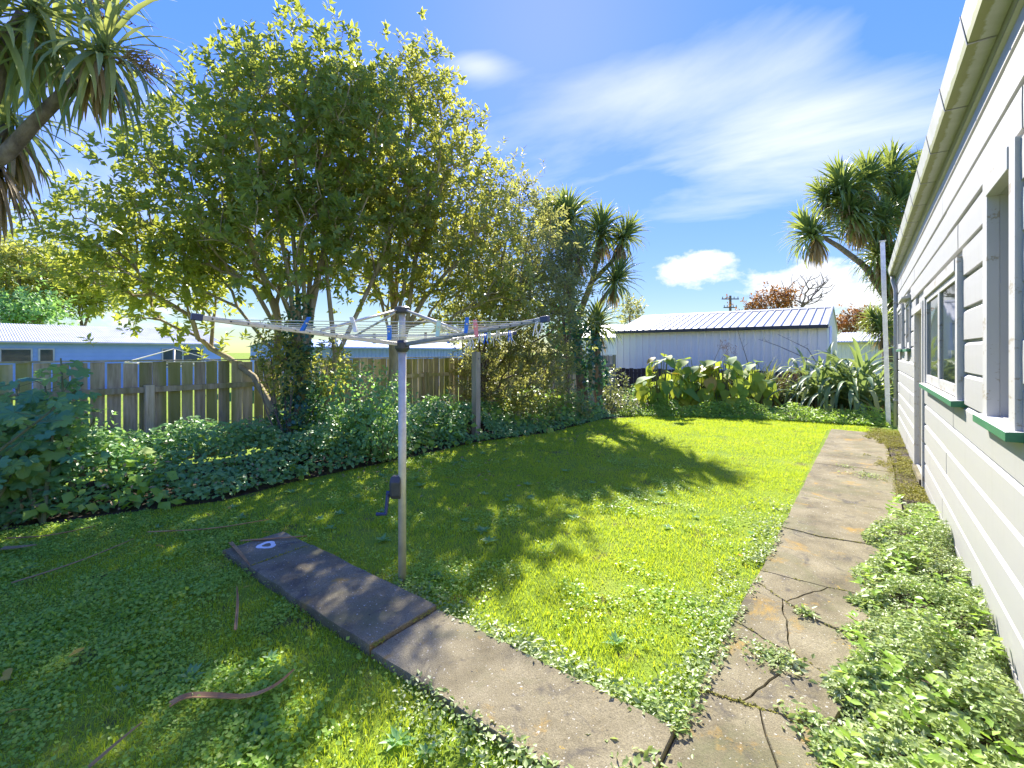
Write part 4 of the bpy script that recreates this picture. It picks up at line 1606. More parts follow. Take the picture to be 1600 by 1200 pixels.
# low blue-green ground cover the length of the border (nobody could count it)
n = 40000
yy = rng.uniform(-.4, 10.3, n)
ed = bed_edge(yy)
w_ = rng.uniform(0, 1, n)
xx = ed + .02 + vnoise(yy * 2.2, yy * 0, 5) * .22 - .1 + (FX + .25 - ed) * w_
prof_h = np.interp(w_, [0, .12, .35, .7, 1], [.10, .34, .52, .58, .5])
prof_h = prof_h * np.interp(yy, [-.4, 1, 3, 5, 7.5, 10.3], [1.0, 1.1, 1.05, 1.1, .8, .7]) * (.6 + .8 * vnoise(xx * 1.9, yy * 1.9, 9))
zz = prof_h * rng.uniform(.25, 1, n) ** .45
keep = (np.hypot(xx + 5.72, yy - 6.30) > .16) & ~((np.abs(xx + 5.5) < .22) & (np.abs(yy - 6.05) < .3) & (zz > .16))
xx, yy, zz, w_ = xx[keep], yy[keep], zz[keep], w_[keep]
n = len(xx)
D = unit(np.c_[rng.normal(size=n) * .8 + .45, rng.normal(size=n) * .8 - .1, rng.normal(size=n) * .25 - .3])
Nn = unit(np.c_[rng.normal(size=n) * .35 + .35, rng.normal(size=n) * .35 - .12, np.ones(n)])
Ln = .075 * rng.uniform(.5, 1.25, n)
gc = link_mesh('ground_cover', leaf_mesh('ground_cover', np.c_[xx, yy, zz], D, Nn, Ln, Ln * .66), M['cover'])
tag(gc, 'dense blue-green leafy ground cover filling the fence border', 'ground cover', kind='stuff')

# ------------------------------------------------------------------ cabbage trees
def hd(x, y, d, ax=(0, 0, 1), s=1.0):
    return (at(x, y, d), ax, s)


bA = at(912, 640, 13.0)
bA[2] = 0
lA = [([tuple(bA), tuple(at(905, 560, 13)), tuple(at(893, 480, 13)), tuple(at(888, 360, 13))], .16, .08),
      ([tuple(at(898, 510, 13)), tuple(at(925, 440, 13)), tuple(at(940, 375, 12.8))], .10, .06),
      ([tuple(at(925, 440, 13)), tuple(at(955, 410, 12.7)), tuple(at(972, 385, 12.5))], .07, .05),
      ([tuple(at(902, 530, 13)), tuple(at(940, 470, 12.6)), tuple(at(958, 445, 12.4))], .07, .05)]
cabbage_tree('cabbage_tree', tuple(bA), lA, [hd(888, 345, 13, (-.1, 0, 1), 1.35), hd(860, 345, 13.2, (-.2, 0, 1), 1.1), hd(938, 365, 12.8, (.1, 0, 1), 1.2), hd(972, 372, 12.5, (.5, .2, .9), 1.0), hd(960, 440, 12.4, (.5, -.2, .8), 1.0), hd(905, 395, 12.6, (.2, -.3, 1), 1.0)],
             'tall branched cabbage tree in the middle beyond the bushy trees')
bA2 = at(935, 636, 12.4)
bA2[2] = 0
cabbage_tree('cabbage_tree', tuple(bA2), [([tuple(bA2), tuple(at(934, 570, 12.4)), tuple(at(932, 520, 12.4))], .13, .07)], [hd(932, 512, 12.4, (0, 0, 1), 1.05)],
             'short single-headed cabbage tree beside the iron shed corner')
bB = at(1400, 640, 17.5)
bB[2] = 0
lB = [([tuple(bB), tuple(at(1396, 540, 17.5)), tuple(at(1388, 470, 17.3))], .24, .16),
      ([tuple(at(1388, 470, 17.3)), tuple(at(1350, 415, 17)), tuple(at(1310, 385, 16.6)), tuple(at(1285, 370, 16.4))], .13, .07),
      ([tuple(at(1388, 470, 17.3)), tuple(at(1365, 380, 17)), tuple(at(1335, 320, 16.8)), tuple(at(1320, 300, 16.7))], .13, .07),
      ([tuple(at(1388, 470, 17.3)), tuple(at(1390, 350, 17.3)), tuple(at(1385, 280, 17.4))], .13, .07),
      ([tuple(at(1390, 400, 17.3)), tuple(at(1430, 330, 17.4)), tuple(at(1440, 290, 17.6))], .10, .06)]
cabbage_tree('cabbage_tree', tuple(bB), lB, [hd(1272, 368, 16.4, (-.5, 0, .85), 1.15), hd(1318, 300, 16.7, (-.2, 0, 1), 1.25), hd(1290, 310, 16.9, (-.4, 0, 1), .9), hd(1355, 285, 17, (0, 0, 1), 1.15), hd(1390, 275, 17.4, (.1, 0, 1), 1.2), hd(1345, 350, 16.6, (-.1, -.4, .8), 1.0), hd(1380, 350, 16.6, (0, -.5, .8), 1.1),
              hd(1432, 285, 17.6, (.2, 0, 1), 1.2), hd(1395, 420, 16.8, (-.2, -.4, .7), 1.1), hd(1405, 320, 16.9, (.1, -.3, 1), 1.1), hd(1330, 335, 16.5, (-.2, -.3, .9), 1.1), hd(1410, 460, 16.9, (-.3, -.3, .7), 1.1), hd(1375, 400, 16.7, (-.2, -.4, .8), 1.05)],
             'big many-headed cabbage tree rising behind the far house corner', L_=1.15, w=.075)
bB2 = at(1385, 620, 16.3)
bB2[2] = 0
cabbage_tree('cabbage_tree', tuple(bB2), [([tuple(bB2), tuple(at(1382, 530, 16.3))], .12, .08)], [hd(1380, 515, 16.3, (-.1, 0, 1), 1.1), hd(1365, 500, 16.6, (-.3, 0, 1), .8)],
             'low spiky cabbage tree under the big one, beside the flax', L_=.85)

# the near cabbage tree leaning in at top left: its big blades are single leaves
nb_ = empty('cabbage_tree', (-5.5, -.35, 0), 'near cabbage tree with drooping sword leaves entering at top left', 'tree', 'cabbage trees')
DN = 3.6
b = MB()
fk = at(-70, 290, DN)
b.tube([(-5.5, -.35, 0), (-5.45, -.3, 1.2), tuple(fk)], [.2, .17, .14], 10)
b.tube([tuple(fk), tuple(at(10, 240, DN)), tuple(at(60, 185, DN)), tuple(at(110, 135, DN)), tuple(at(150, 95, DN))], [.062, .054, .047, .042, .036], 9)
b.tube([tuple(fk), tuple(at(-20, 160, DN - .1)), tuple(at(5, 90, DN - .1)), tuple(at(40, 20, DN - .1))], [.075, .065, .058, .048], 9)
b.tube([tuple(fk), tuple(at(-20, 230, DN + .4)), tuple(at(15, 200, DN + .5))], [.08, .06, .05], 8)
b.build('trunk', M['bark_grey'], nb_, smooth=True)
protos = {}
for k in range(9):
    pitch = -1.1 + k * .32
    for v_ in range(2):
        V, F = blade_strip(.82, .052, pitch, (.8, 1.3)[v_], 7)
        protos[(k, v_)] = np_mesh('leaf', V, F)
        protos[(k, v_)].materials.append(M['cab_o'])
for (x, y, d_, ax, s, cnt) in ((55, 20, DN - .1, (.15, 0, 1), 1.0, 78), (160, 80, DN, (.45, .1, .8), .86, 74), (15, 185, DN + .5, (.35, 0, .8), .85, 56), (-20, 40, DN - .2, (-.2, 0, 1), 1, 46), (110, -40, DN + .5, (.1, 0, 1), .9, 40)):
    c = at(x, y, d_)
    q_ = Vector((0, 0, 1)).rotation_difference(Vector(ax).normalized())
    for i in range(cnt):
        k = min(8, int(9 * ((i + .5) / cnt) ** 1.25))
        o = bpy.data.objects.new('leaf', protos[(k, i % 2)])
        COL.objects.link(o)
        o.parent = nb_
        tl = .55 if k < 4 else 1.0                                # hanging leaves follow gravity, not the head's lean
        qq = Vector((0, 0, 1)).rotation_difference(Vector((ax[0] * tl, ax[1] * tl, 1)).normalized())
        o.rotation_euler = (qq.to_matrix() @ Matrix.Rotation(i * 2.4 + R(-.3, .3), 3, 'Z')).to_euler()
        o.scale = (s * R(.8, 1.15),) * 3
        o.location = Vector(c) - nb_.location + Vector((R(-.04, .04), R(-.04, .04), R(-.06, .06)))
VV, FF, off = [], [], 0
for (x, y, d_, s, m_) in ((150, 90, DN, .75, 34), (20, 215, DN + .5, .8, 46), (-5, 260, DN + .1, .8, 50), (50, 30, DN, .7, 26)):
    V, F = head_mesh(at(x, y, d_), (0, 0, 1), m_, .72 * s, .03, .8, -1.5, -.8, 5)
    VV.append(V)
    FF.append(F + off)
    off += len(V)
o = link_mesh('dead_leaves', np_mesh('dead_leaves', np.vstack(VV), np.vstack(FF)), M['dead'], nb_)
o['label'] = 'dry brown hanging skirt of dead leaves'
o['kind'] = 'stuff'
# old flower sprays
for (x, y, d_, dx, dz) in ((185, 90, DN - .05, .36, -.12), (130, 15, DN + .1, .34, .02)):
    p0 = at(x - 20, y, d_)
    b = MB()
    r_ = np.array((CS, SN, 0))
    end = p0 + r_ * dx + np.array((0, 0, dz))
    b.tube([p0, (p0 + end) / 2 + np.array((0, 0, .06)), end], [.012, .008, .003], 5)
    for i in range(44):
        s = R(.15, 1)
        st = p0 + (end - p0) * s + np.array((0, 0, .06 * 4 * s * (1 - s) * .5))
        e = st + r_ * R(.02, .16) + np.array((R(-.1, .1), R(-.1, .1), R(-.13, .06)))
        b.tube([st, (st + e) / 2 + np.array((0, 0, .015)), e], .0028, 3)
        for k in range(4):
            g = st + (e - st) * R(.3, 1)
            b.tube([g, g + np.array((R(-.03, .03), R(-.03, .03), R(-.03, .02)))], .004, 3)
    b.build('flower_spray', M['dead'], nb_)

# ------------------------------------------------------------------ far trees
def simple_tree(name, base, top, blobs, n, mat, label, lsize, wr=.5, per=6, shoots=4, cat='tree', r=.006, bark='twig', ends=5, group=None, spread=.3):
    f = (base[0], base[1], top)
    e = [b_[0] + np.array((R(-.5, .5), R(-.5, .5), .2)) * b_[1][2] for b_ in blobs for _ in range(max(1, ends // len(blobs)))]
    return tree(name, base, [([base, (base[0] + .05, base[1], top * .5), f], None)] + fan(f, e), blobs, n, mat, label, group, bark, shoots, per, lsize * 2.2, lsize, wr, r, .42, None, spread, RH, RHF)


for (x, y, d_, rx, ry, n, mt, lab, x2, y2) in (
        (55, 440, 30, 80, 60, 330, 'leaf_b', 'light green spreading tree behind the blue building, leftmost', 10, 420),
        (130, 445, 33, 60, 48, 240, 'leaf_a', 'darker tree behind the blue building, right of the light one', 150, 460),
        (-60, 420, 31, 70, 70, 200, 'leaf_b', 'yellowish tree mostly cut off by the left picture edge', -60, 450),
        (30, 488, 27, 40, 18, 120, 'cover', 'bluish low tree crown just above the pale roof', 60, 490)):
    p = at(x, y, d_)
    simple_tree('background_tree', (p[0], p[1], 0), p[2] * .45, [blob(x, y, d_, rx, ry, 2.2), blob(x2, y2, d_, rx * .6, ry * .6, 1.6)], n, mt, lab, .30, group='trees beyond the blue building', spread=.45)
p = at(1205, 470, 34)
simple_tree('autumn_tree', (p[0], p[1], 0), 3.0, [blob(1200, 478, 34, 30, 12, 1.2), blob(1222, 466, 34, 18, 15, 1.0), blob(1168, 484, 34, 12, 6, .8)], 70, 'autumn', 'rust-brown autumn tree above the shed roof', .26, spread=.35)
p = at(1328, 500, 27)
simple_tree('autumn_bush', (p[0], p[1], 0), 1.8, [blob(1328, 506, 27, 22, 10, 1.0), blob(1345, 502, 27, 12, 9, 1.0)], 80, 'autumn', 'orange-red leafy bush between shed end and cabbage tree', .2, cat='bush', spread=.3)
p = at(1250, 480, 36)
bt = empty('bare_tree', (p[0], p[1], 0), 'leafless thin-branched tree above the right end of the shed', 'tree')
TT, dd = sample_blobs([blob(1258, 450, 36, 48, 28, 1.5), blob(1290, 440, 36, 20, 16, 1), blob(1230, 470, 36, 26, 20, 1)], 150, .7)
woody(bt, [([(p[0], p[1], 0), (p[0], p[1], 2.5), (p[0], p[1], 4.4)], None)], TT, .014, .36, M['twig'], up=-.2)
p = at(985, 490, 24)
simple_tree('thin_tree', (p[0], p[1], 0), 2.0, [blob(985, 488, 24, 16, 22, .8)], 40, 'leaf_c', 'thin sparse tree left of the iron shed ridge', .16, spread=.2)

# ------------------------------------------------------------------ plants at the back of the lawn
def grid_leaf(L_, W_, arch=.18, fold=.12, n=6, heart=.0):
    """broad leaf along +Y: pointed, arched, folded on its midrib"""
    V, F = [], []
    for i in range(n + 1):
        t = i / n
        w = W_ / 2 * math.sin(math.pi * min(1, (t + .10) ** .72 / 1.06)) ** .8 if 0 < i < n else W_ * (.16 if i == 0 else .01)
        y_ = L_ * t
        zc = -arch * L_ * t * t
        wave = .03 * L_ * math.sin(t * 9)
        V += [(-w, y_ - heart * w * (i == 0), zc + fold * w + wave), (0, y_, zc), (w, y_ - heart * w * (i == 0), zc + fold * w - wave)]
    for i in range(n):
        b = i * 3
        F += [(b, b + 1, b + 4, b + 3), (b + 1, b + 2, b + 5, b + 4)]
    me = np_mesh('leaf', V, F, True)
    return me


BL = [grid_leaf(.46, .30, .22, .15, 6), grid_leaf(.42, .30, .35, .2, 6), grid_leaf(.5, .31, .12, .1, 6)]
for m_ in BL:
    m_.materials.append(M['bigleaf'])
BLY = [m_.copy() for m_ in BL]
for m_ in BLY:
    m_.materials.clear()
    m_.materials.append(M['yellowleaf'])
rp = random.Random(21)


def big_leaf_plant(cx, cy, rx, ry, n, hmax, label, yellow=()):
    t = empty('big_leaved_plant', (cx, cy, 0), label, 'plant', 'big-leaved plants at the back')
    st = MB()
    for i in range(n):
        a = rp.uniform(0, 6.283)
        r = math.sqrt(rp.uniform(0, 1))
        x, y = cx + rx * r * math.cos(a), cy + ry * r * math.sin(a)
        h = hmax * (1 - .55 * r ** 2) * (rp.uniform(.5, 1.0) if r < .55 else rp.uniform(.15, 1.0)) + .12
        # leaves turn outwards, mostly to the light and the lawn
        out = math.atan2(math.sin(a) * .7 - .6, math.cos(a) * .7 - .1)
        yel = i in yellow
        o = bpy.data.objects.new('leaf', (BLY if yel else BL)[i % 3])
        COL.objects.link(o)
        o.parent = t
        tilt = rp.uniform(-.9, .15) if r < .5 else rp.uniform(-1.25, -.35)
        o.rotation_euler = (tilt, rp.uniform(-.3, .3), out - math.pi / 2 + rp.uniform(-.6, .6))
        s = rp.uniform(.62, 1.08)
        o.scale = (s, s, s)
        o.location = (x - cx, y - cy, h)
        if yel:
            o['label'] = 'yellowing leaf'
        b0 = (cx + (x - cx) * .35 + rp.uniform(-.1, .1), cy + (y - cy) * .35, 0)
        st.tube([b0, ((x + b0[0]) / 2, (y + b0[1]) / 2, h * .62), (x, y, h)], [.016, .012, .007], 5)
    st.build('stalks', M['stem'], t)
    return t


for (px_, d_, rx, ry, n, h, lab, yl) in ((1035, 12.3, .62, .6, 72, 1.46, 'leftmost big-leaved plant with yellow upper leaves in the back border', (3, 9, 22)),
                                     (1085, 12.6, .65, .6, 76, 1.44, 'broad-leaved plant in the middle of the back border', (7, 30)),
                                     (1130, 12.2, .65, .6, 78, 1.42, 'broad-leaved plant whose low yellow leaves droop onto the lawn', (5, 13, 20, 33)),
                                     (1180, 12.6, .5, .55, 46, 1.36, 'rightmost broad-leaved plant beside the yellowish flax', (4,))):
    p = at(px_, 550, d_)
    big_leaf_plant(p[0], p[1], rx, ry, n, h, lab, yl)

FLM = []
for k in range(7):
    for dr in (1.3, 2.2):
        V, F = blade_strip(1.8, .08, .7 + k * .13, dr * 1.35, 10)
        m_ = np_mesh('leaf', V, F)
        m_.materials.append(M['flax'])
        FLM.append(m_)


def flax(px_, d_, n, s, label, meshes=FLM):
    p = at(px_, 550, d_)
    t = empty('flax_clump', (p[0], p[1], 0), label, 'plant', 'flax clumps by the house corner')
    for i in range(n):
        o = bpy.data.objects.new('leaf', meshes[rp.randrange(len(meshes))])
        COL.objects.link(o)
        o.parent = t
        o.rotation_euler = (rp.uniform(-.1, .1), rp.uniform(-.15, .15), rp.uniform(0, 6.283))
        k = s * rp.uniform(.65, 1.15)
        o.scale = (k * rp.uniform(.9, 1.3), k, k)
        o.location = (rp.uniform(-.3, .3) * s, rp.uniform(-.22, .22) * s, 0)
    V, F = head_mesh((p[0], p[1], .45), (0, 0, 1), 60, .7 * s, .04, .9, -1.4, -.3, 5)
    link_mesh('dead_leaves', np_mesh('dead_leaves', V, F), M['dead'], t)['kind'] = 'stuff'
    return t


flax(1330, 11.9, 130, 1.25, 'large arching green flax clump next to the house corner')
flax(1275, 12.4, 75, 1.1, 'second flax clump, left of the largest one')
flax(1372, 12.6, 50, 1.2, 'flax clump squeezed against the tall white post')
YF = []
for k in range(5):
    V, F = blade_strip(1.25, .05, .95 + k * .12, 1.0, 7)
    m_ = np_mesh('leaf', V, F)
    m_.materials.append(M['flax_y'])
    YF.append(m_)
flax(1195, 13.4, 70, 1.15, 'upright yellow-green flax behind the broad leaves', YF)
flax(1232, 13.6, 36, .95, 'smaller yellow-green flax left of the large flax', YF)


def plume(px_, py_, d_, n, label):
    """dried brown flower heads leaning on stalks"""
    p = at(px_, py_, d_)
    t = empty('dead_plume', (p[0], p[1], 0), label, 'plant', 'dead flower stalks')
    b = MB()
    c = MB()
    for i in range(n):
        e = p + np.array((R(-.35, .35), R(-.2, .2), R(-.2, .2)))
        s0 = np.array((p[0] - .4 + R(-.1, .1), p[1] + .1, 0))
        b.tube([s0, (s0 + e) / 2 + np.array((-.06, 0, .25)), e], [.01, .008, .004], 5)
        for k in range(46):
            g = e + np.array((R(-.12, .2), R(-.1, .1), R(-.22, .1)))
            q = g + np.array((R(-.06, .06), R(-.06, .06), R(-.10, .0)))
            c.tube([g, q], [.006, .002], 3)
    b.build('stalk', M['dead'], t)
    c.build('seed_head', M['drybrown'], t)['kind'] = 'stuff'


plume(1235, 590, 12.3, 6, 'brown dead flower head drooping between flax and broad leaves')
plume(1120, 545, 12.9, 2, 'small dark seed stalk against the shed wall')
for (x0, y0, x1, y1, x2, y2, lab) in ((1175, 590, 1165, 555, 1152, 515, 'thin bare twig leaning against the shed wall, left one'), (1290, 590, 1262, 545, 1215, 522, 'long arching bare twig across the shed wall'), (1260, 560, 1215, 540, 1185, 530, 'short bare twig across the shed wall, lower one')):
    pts = [at(x0, y0, 13.2), at(x1, y1, 13.4), at(x2, y2, 13.6)]
    g0 = np.array((pts[0][0], pts[0][1], 0))
    tw = empty('bare_twig', tuple(g0), lab, 'branch', 'bare twigs before the shed')
    b = MB()
    b.tube([g0] + pts, [.016, .014, .010, .004], 5)
    b.build('stem', M['twig'], tw)
    b = MB()
    for k in range(6):
        s = pts[1] + (pts[2] - pts[1]) * R(.1, .95)
        b.tube([s, s + np.array((R(-.15, .15), R(-.1, .1), R(.03, .16)))], [.005, .002], 4)
    b.build('side_twigs', M['twig'], tw)

# ------------------------------------------------------------------ lobed mallow at the left
def lobed_leaf(Rr, lobes=7, cup=.16):
    V, F = [(0, 0, -.02 * Rr)], []
    n = lobes * 4
    for i in range(n + 1):
        a = math.radians(-155 + 310 * i / n) + math.pi / 2
        ph = (i / n * lobes) % 1.0
        r = Rr * (.70 + .30 * math.sin(math.pi * ph) ** .8)
        V.append((r * math.cos(a), r * math.sin(a), cup * r * (.6 - .8 * abs(math.sin(math.pi * ph))) - .18 * Rr * (r / Rr) ** 2))
    F = [(0, i + 1, i + 2) for i in range(n)]
    me = bpy.data.meshes.new('leaf')
    me.from_pydata(V, [], F)
    me.materials.append(M['mallow'])
    return me


LM = [lobed_leaf(.15, 7), lobed_leaf(.15, 5, .25), lobed_leaf(.16, 7, -.1)]
mal = empty('tree_mallow', (-6.25, .55, 0), 'tall blue-green mallow with big lobed leaves at the left edge', 'plant')
st = MB()
stemtops = []
for i in range(17):
    bx0 = np.array((-6.3 + R(-.35, .3), .45 + R(-.5, .55), 0))
    px_ = R(-90, 130)
    tgt = at(px_, R(575, 760) if px_ > 20 else R(600, 800), R(4.3, 5.4))
    if i < 4:
        tgt = at((95, 130, 70, 112)[i], (560, 600, 600, 645)[i], (5.0, 5.1, 4.9, 4.8)[i])
    tgt[2] = max(tgt[2], .25)
    m_ = (bx0 + tgt) / 2 + np.array((R(-.1, .1), R(-.1, .1), .12))
    st.tube([bx0, m_, tgt], [.02, .015, .008], 6)
    nl = 15
    for k in range(nl):
        s = .30 + .7 * (k + R(0, .8)) / nl
        q_ = (1 - s) ** 2 * bx0 + 2 * s * (1 - s) * m_ + s * s * tgt
        a = k * 2.4 + i
        ln = R(.08, .24)
        e = q_ + np.array((math.cos(a) * ln + .05, math.sin(a) * ln - .02, R(-.02, .12)))
        if e[2] < .06:
            continue
        st.tube([q_, e], [.004, .003], 4)
        o = bpy.data.objects.new('leaf', LM[k % 3])
        COL.objects.link(o)
        o.parent = mal
        o.location = Vector(e) - mal.location
        sc = R(.55, 1.05) * (1.1 - .35 * s)
        o.scale = (sc, sc, sc)
        nz = Vector((.55 + R(-.4, .4), -.25 + R(-.4, .4), .85)).normalized()
        yv = Vector((math.cos(a) + .6, math.sin(a) - .3, -.5))
        yv = (yv - nz * yv.dot(nz)).normalized()
        o.rotation_euler = Matrix((yv.cross(nz), yv, nz)).transposed().to_euler()
st.build('stalks', M['stem'], mal)

# ------------------------------------------------------------------ lawn: grass blades, clover, weeds
def scatter(n, x0, x1, y0, y1):
    return rng.uniform(x0, x1, n), rng.uniform(y0, y1, n)


def visible(x, y):
    d = depth(x, y)
    u = (x * CS + y * SN) / np.maximum(d, .01)
    return (d > .9) & (np.abs(u) < 1.3)


GX_, GY_ = [], []
for (n, d0, d1) in ((520000, .9, 3.6), (330000, 3.6, 6.5), (230000, 6.5, 13)):
    x, y = scatter(n, -6.4, .1, -1, 13)
    d_ = depth(x, y)
    k = (d_ > d0) & (d_ < d1) & visible(x, y) & ~in_paths(x, y) & ~in_bed(x - .06, y)
    GX_.append(x[k])
    GY_.append(y[k])
    if d0 < 1:                                                    # thicker close to the camera
        for rep in range(0):
            x, y = scatter(n, -4.6, -.55, -.4, 3.4)
            d_ = depth(x, y)
            k = (d_ < 3.6) & visible(x, y) & ~in_paths(x, y)
            GX_.append(x[k])
            GY_.append(y[k])
x, y = np.concatenate(GX_), np.concatenate(GY_)
patch = vnoise(x * 1.3, y * 1.3, 2) * .6 + vnoise(x * 4, y * 4, 4) * .4
front = np.clip((2.2 - y) / .8, 0, 1)
edge = np.clip((x + 1.15) / .5, 0, 1) * (y < 6)
cl_w = np.clip((patch - .40) * 6, 0, 1) * front                  # where broad-leaved weeds crowd out grass
keep = rng.uniform(0, 1, len(x)) > np.maximum(cl_w * .85, edge * .6)
bare = (vnoise(x * 2.1, y * 2.1, 8) * .65 + vnoise(x * 8, y * 8, 18) * .35) > .70
keep &= ~(bare & (rng.uniform(0, 1, len(x)) < .7))
keep &= np.hypot(x - CX, y - CY) > .07
x, y = x[keep], y[keep]
n = len(x)
h = (.018 + .026 * rng.uniform(0, 1, n)) * (.55 + .6 * vnoise(x * 3, y * 3, 6) + .9 * np.clip(vnoise(x * 7, y * 7, 16) - .55, 0, 1))
d_ = depth(x, y)
wd_ = np.interp(d_, [1, 3.2, 4.2, 6.2, 7, 12], [.0032, .0042, .0050, .0058, .0070, .0085]) * rng.uniform(.7, 1.3, n)
a = rng.uniform(0, 6.283, n)
ln = rng.normal(size=(n, 2)) * .55 * h[:, None]
base = np.c_[x, y, np.zeros(n)]
sx = np.c_[np.cos(a), np.sin(a), np.zeros(n)] * wd_[:, None] / 2
tip = base + np.c_[ln, h]
mid = base + np.c_[ln * .3, h * .6]
V = np.stack([base - sx, base + sx, mid + sx * .8, mid - sx * .8, tip], 1)
T3 = np.array([(0, 1, 2), (0, 2, 3), (3, 2, 4)])
far = d_ > 5
# two triangles' worth for near blades, a single sliver for far ones
Vn = V[~far]
Fn = (T3[None] + (np.arange(len(Vn)) * 5)[:, None, None]).reshape(-1, 3)
Vf = V[far][:, [0, 1, 4]]
Ff = np.arange(len(Vf) * 3).reshape(-1, 3) + Vn.shape[0] * 5
gr = link_mesh('grass', np_mesh('grass', np.vstack([Vn.reshape(-1, 3), Vf.reshape(-1, 3)]), np.vstack([Fn, Ff])), M['grass'])
tag(gr, 'short bright green grass blades of the lawn', 'grass', kind='stuff')
print('grass blades', n)


def small_leaves(name, x, y, z, size, mat, label, wr=.8, tilt=.55, kind='stuff', cat='weeds'):
    n = len(x)
    D = unit(np.c_[rng.normal(size=n), rng.normal(size=n), rng.normal(size=n) * .25 + .05])
    Nn = unit(np.c_[rng.normal(size=n) * tilt, rng.normal(size=n) * tilt, np.ones(n)])
    Ln = size * rng.uniform(.55, 1.25, n) * (.6 + .9 * vnoise(x * 4.5, y * 4.5, 31))
    return tag(link_mesh(name, leaf_mesh(name, np.c_[x, y, z], D, Nn, Ln, Ln * wr), M[mat]), label, cat, kind=kind)


x, y = scatter(330000, -6.2, -.6, -.6, 6.5)
patch = vnoise(x * 1.3, y * 1.3, 2) * .6 + vnoise(x * 4, y * 4, 4) * .4
front = np.clip((2.2 - y) / .8, 0, 1)
pr = np.clip((patch - .36) * 6, 0, 1) * front
pr = np.maximum(pr, .10 * front)
pr = np.maximum(pr, .30 * np.clip((vnoise(x * 1.1, y * 1.1, 40) * .6 + vnoise(x * 5, y * 5, 41) * .4 - .58) * 8, 0, 1))
pr = np.maximum(pr, np.exp(-(np.hypot(x - CX - .15, y - CY - .12) / .28) ** 2))
k = (rng.uniform(0, 1, len(x)) < pr) & visible(x, y) & ~in_paths(x, y) & ~in_bed(x - .1, y)
x, y = x[k], y[k]
small_leaves('clover', x, y, rng.uniform(.008, .05, len(x)) * (.5 + vnoise(x * 5, y * 5, 1)), .0195, 'clover', 'carpet of small round weed leaves in the shaded near lawn', cat='weeds')
# larger rosettes
x, y = scatter(75, -5.6, -.7, -.2, 5.5)
k = visible(x, y) & ~in_paths(x, y) & ~in_bed(x - .1, y)
x, y = x[k], y[k]
m_ = 11
xr, yr = np.repeat(x, m_), np.repeat(y, m_)
nn = len(xr)
a = np.tile(np.arange(m_), len(x)) * 2.4 + np.repeat(rng.uniform(0, 6, len(x)), m_)
D = np.c_[np.cos(a), np.sin(a), rng.uniform(.1, .7, nn)]
Ln = np.repeat(rng.uniform(.04, .085, len(x)), m_) * rng.uniform(.7, 1.1, nn)
tag(link_mesh('rosette_weeds', leaf_mesh('rosette_weeds', np.c_[xr, yr, np.full(nn, .012)], D, np.tile((0, 0, 1.), (nn, 1)), Ln, Ln * .38), M['cover']), 'dark flat rosette weeds dotted over the lawn', 'weeds', kind='stuff')

# pale glossy weeds: at the foot of the wall, along both path edges, in the cracks
X_, Y_, Z_ = [], [], []
x, y = scatter(90000, -.4, .56, .9, 6.3)
lim = np.interp(y, [.9, 2.1, 3.0, 4.1, 5.2, 6.3], [-.25, -.18, -.07, -.05, .08, .38]) + (vnoise(y * 5, y * 0, 3) - .5) * .16
k = x > lim
x, y, lim = x[k], y[k], lim[k]
hz_ = np.clip((x - lim) / .18, .1, 1) * (.04 + .20 * vnoise(x * 5, y * 3, 7) * (.5 + vnoise(x * 14, y * 12, 17))) * np.interp(y, [.9, 5, 6.3], [1.15, 1, .5])
X_.append(x); Y_.append(y); Z_.append(hz_ * rng.uniform(.25, 1, len(x)) ** .5)
x, y = scatter(15000, -1.15, -.56, 1.9, 5.6)
k = rng.uniform(0, 1, len(x)) < np.clip(1 - (-.62 - x) / (.08 + .34 * vnoise(y * 2.3, y * 0, 2)), 0, 1) * (vnoise(x * 6, y * 6, 3) > .35) * np.interp(y, [1.9, 4.2, 5.6], [1, .8, .1])
X_.append(x[k]); Y_.append(y[k]); Z_.append(rng.uniform(.01, .06, k.sum()))
x, y = scatter(9000, -2.6, -.6, 1.88, 2.3)
k = rng.uniform(0, 1, len(x)) < np.clip(1 - (y - 1.9) / .2, 0, 1) * np.interp(x, [-2.6, -1.6, -.6], [.5, .8, 1])
X_.append(x[k]); Y_.append(y[k]); Z_.append(rng.uniform(.01, .055, k.sum()))
x, y = scatter(6000, -1.7, -.5, 1.0, 1.46)
k = rng.uniform(0, 1, len(x)) < np.clip(1 - (1.43 - y) / .25, 0, 1) * np.interp(x, [-1.7, -.6], [.3, 1])
X_.append(x[k]); Y_.append(y[k]); Z_.append(rng.uniform(.01, .07, k.sum()))
for (cx_, cy_, r_, n_) in ((-.37, 2.66, .065, 420), (-.28, 3.22, .03, 90), (-.02, 3.12, .05, 120), (-.62, 1.6, .09, 260), (-.15, 2.30, .07, 180), (.1, 7.3, .12, 240), (-.2, 7.68, .05, 60)):
    X_.append(cx_ + rng.normal(size=n_) * r_); Y_.append(cy_ + rng.normal(size=n_) * r_ * .8); Z_.append(rng.uniform(.033, .06, n_))
x, y, z = map(np.concatenate, (X_, Y_, Z_))
small_leaves('wall_weeds', x, y, z, .027, 'weed', 'pale glossy weeds crowding the wall foot and the path edges', .55, .6)
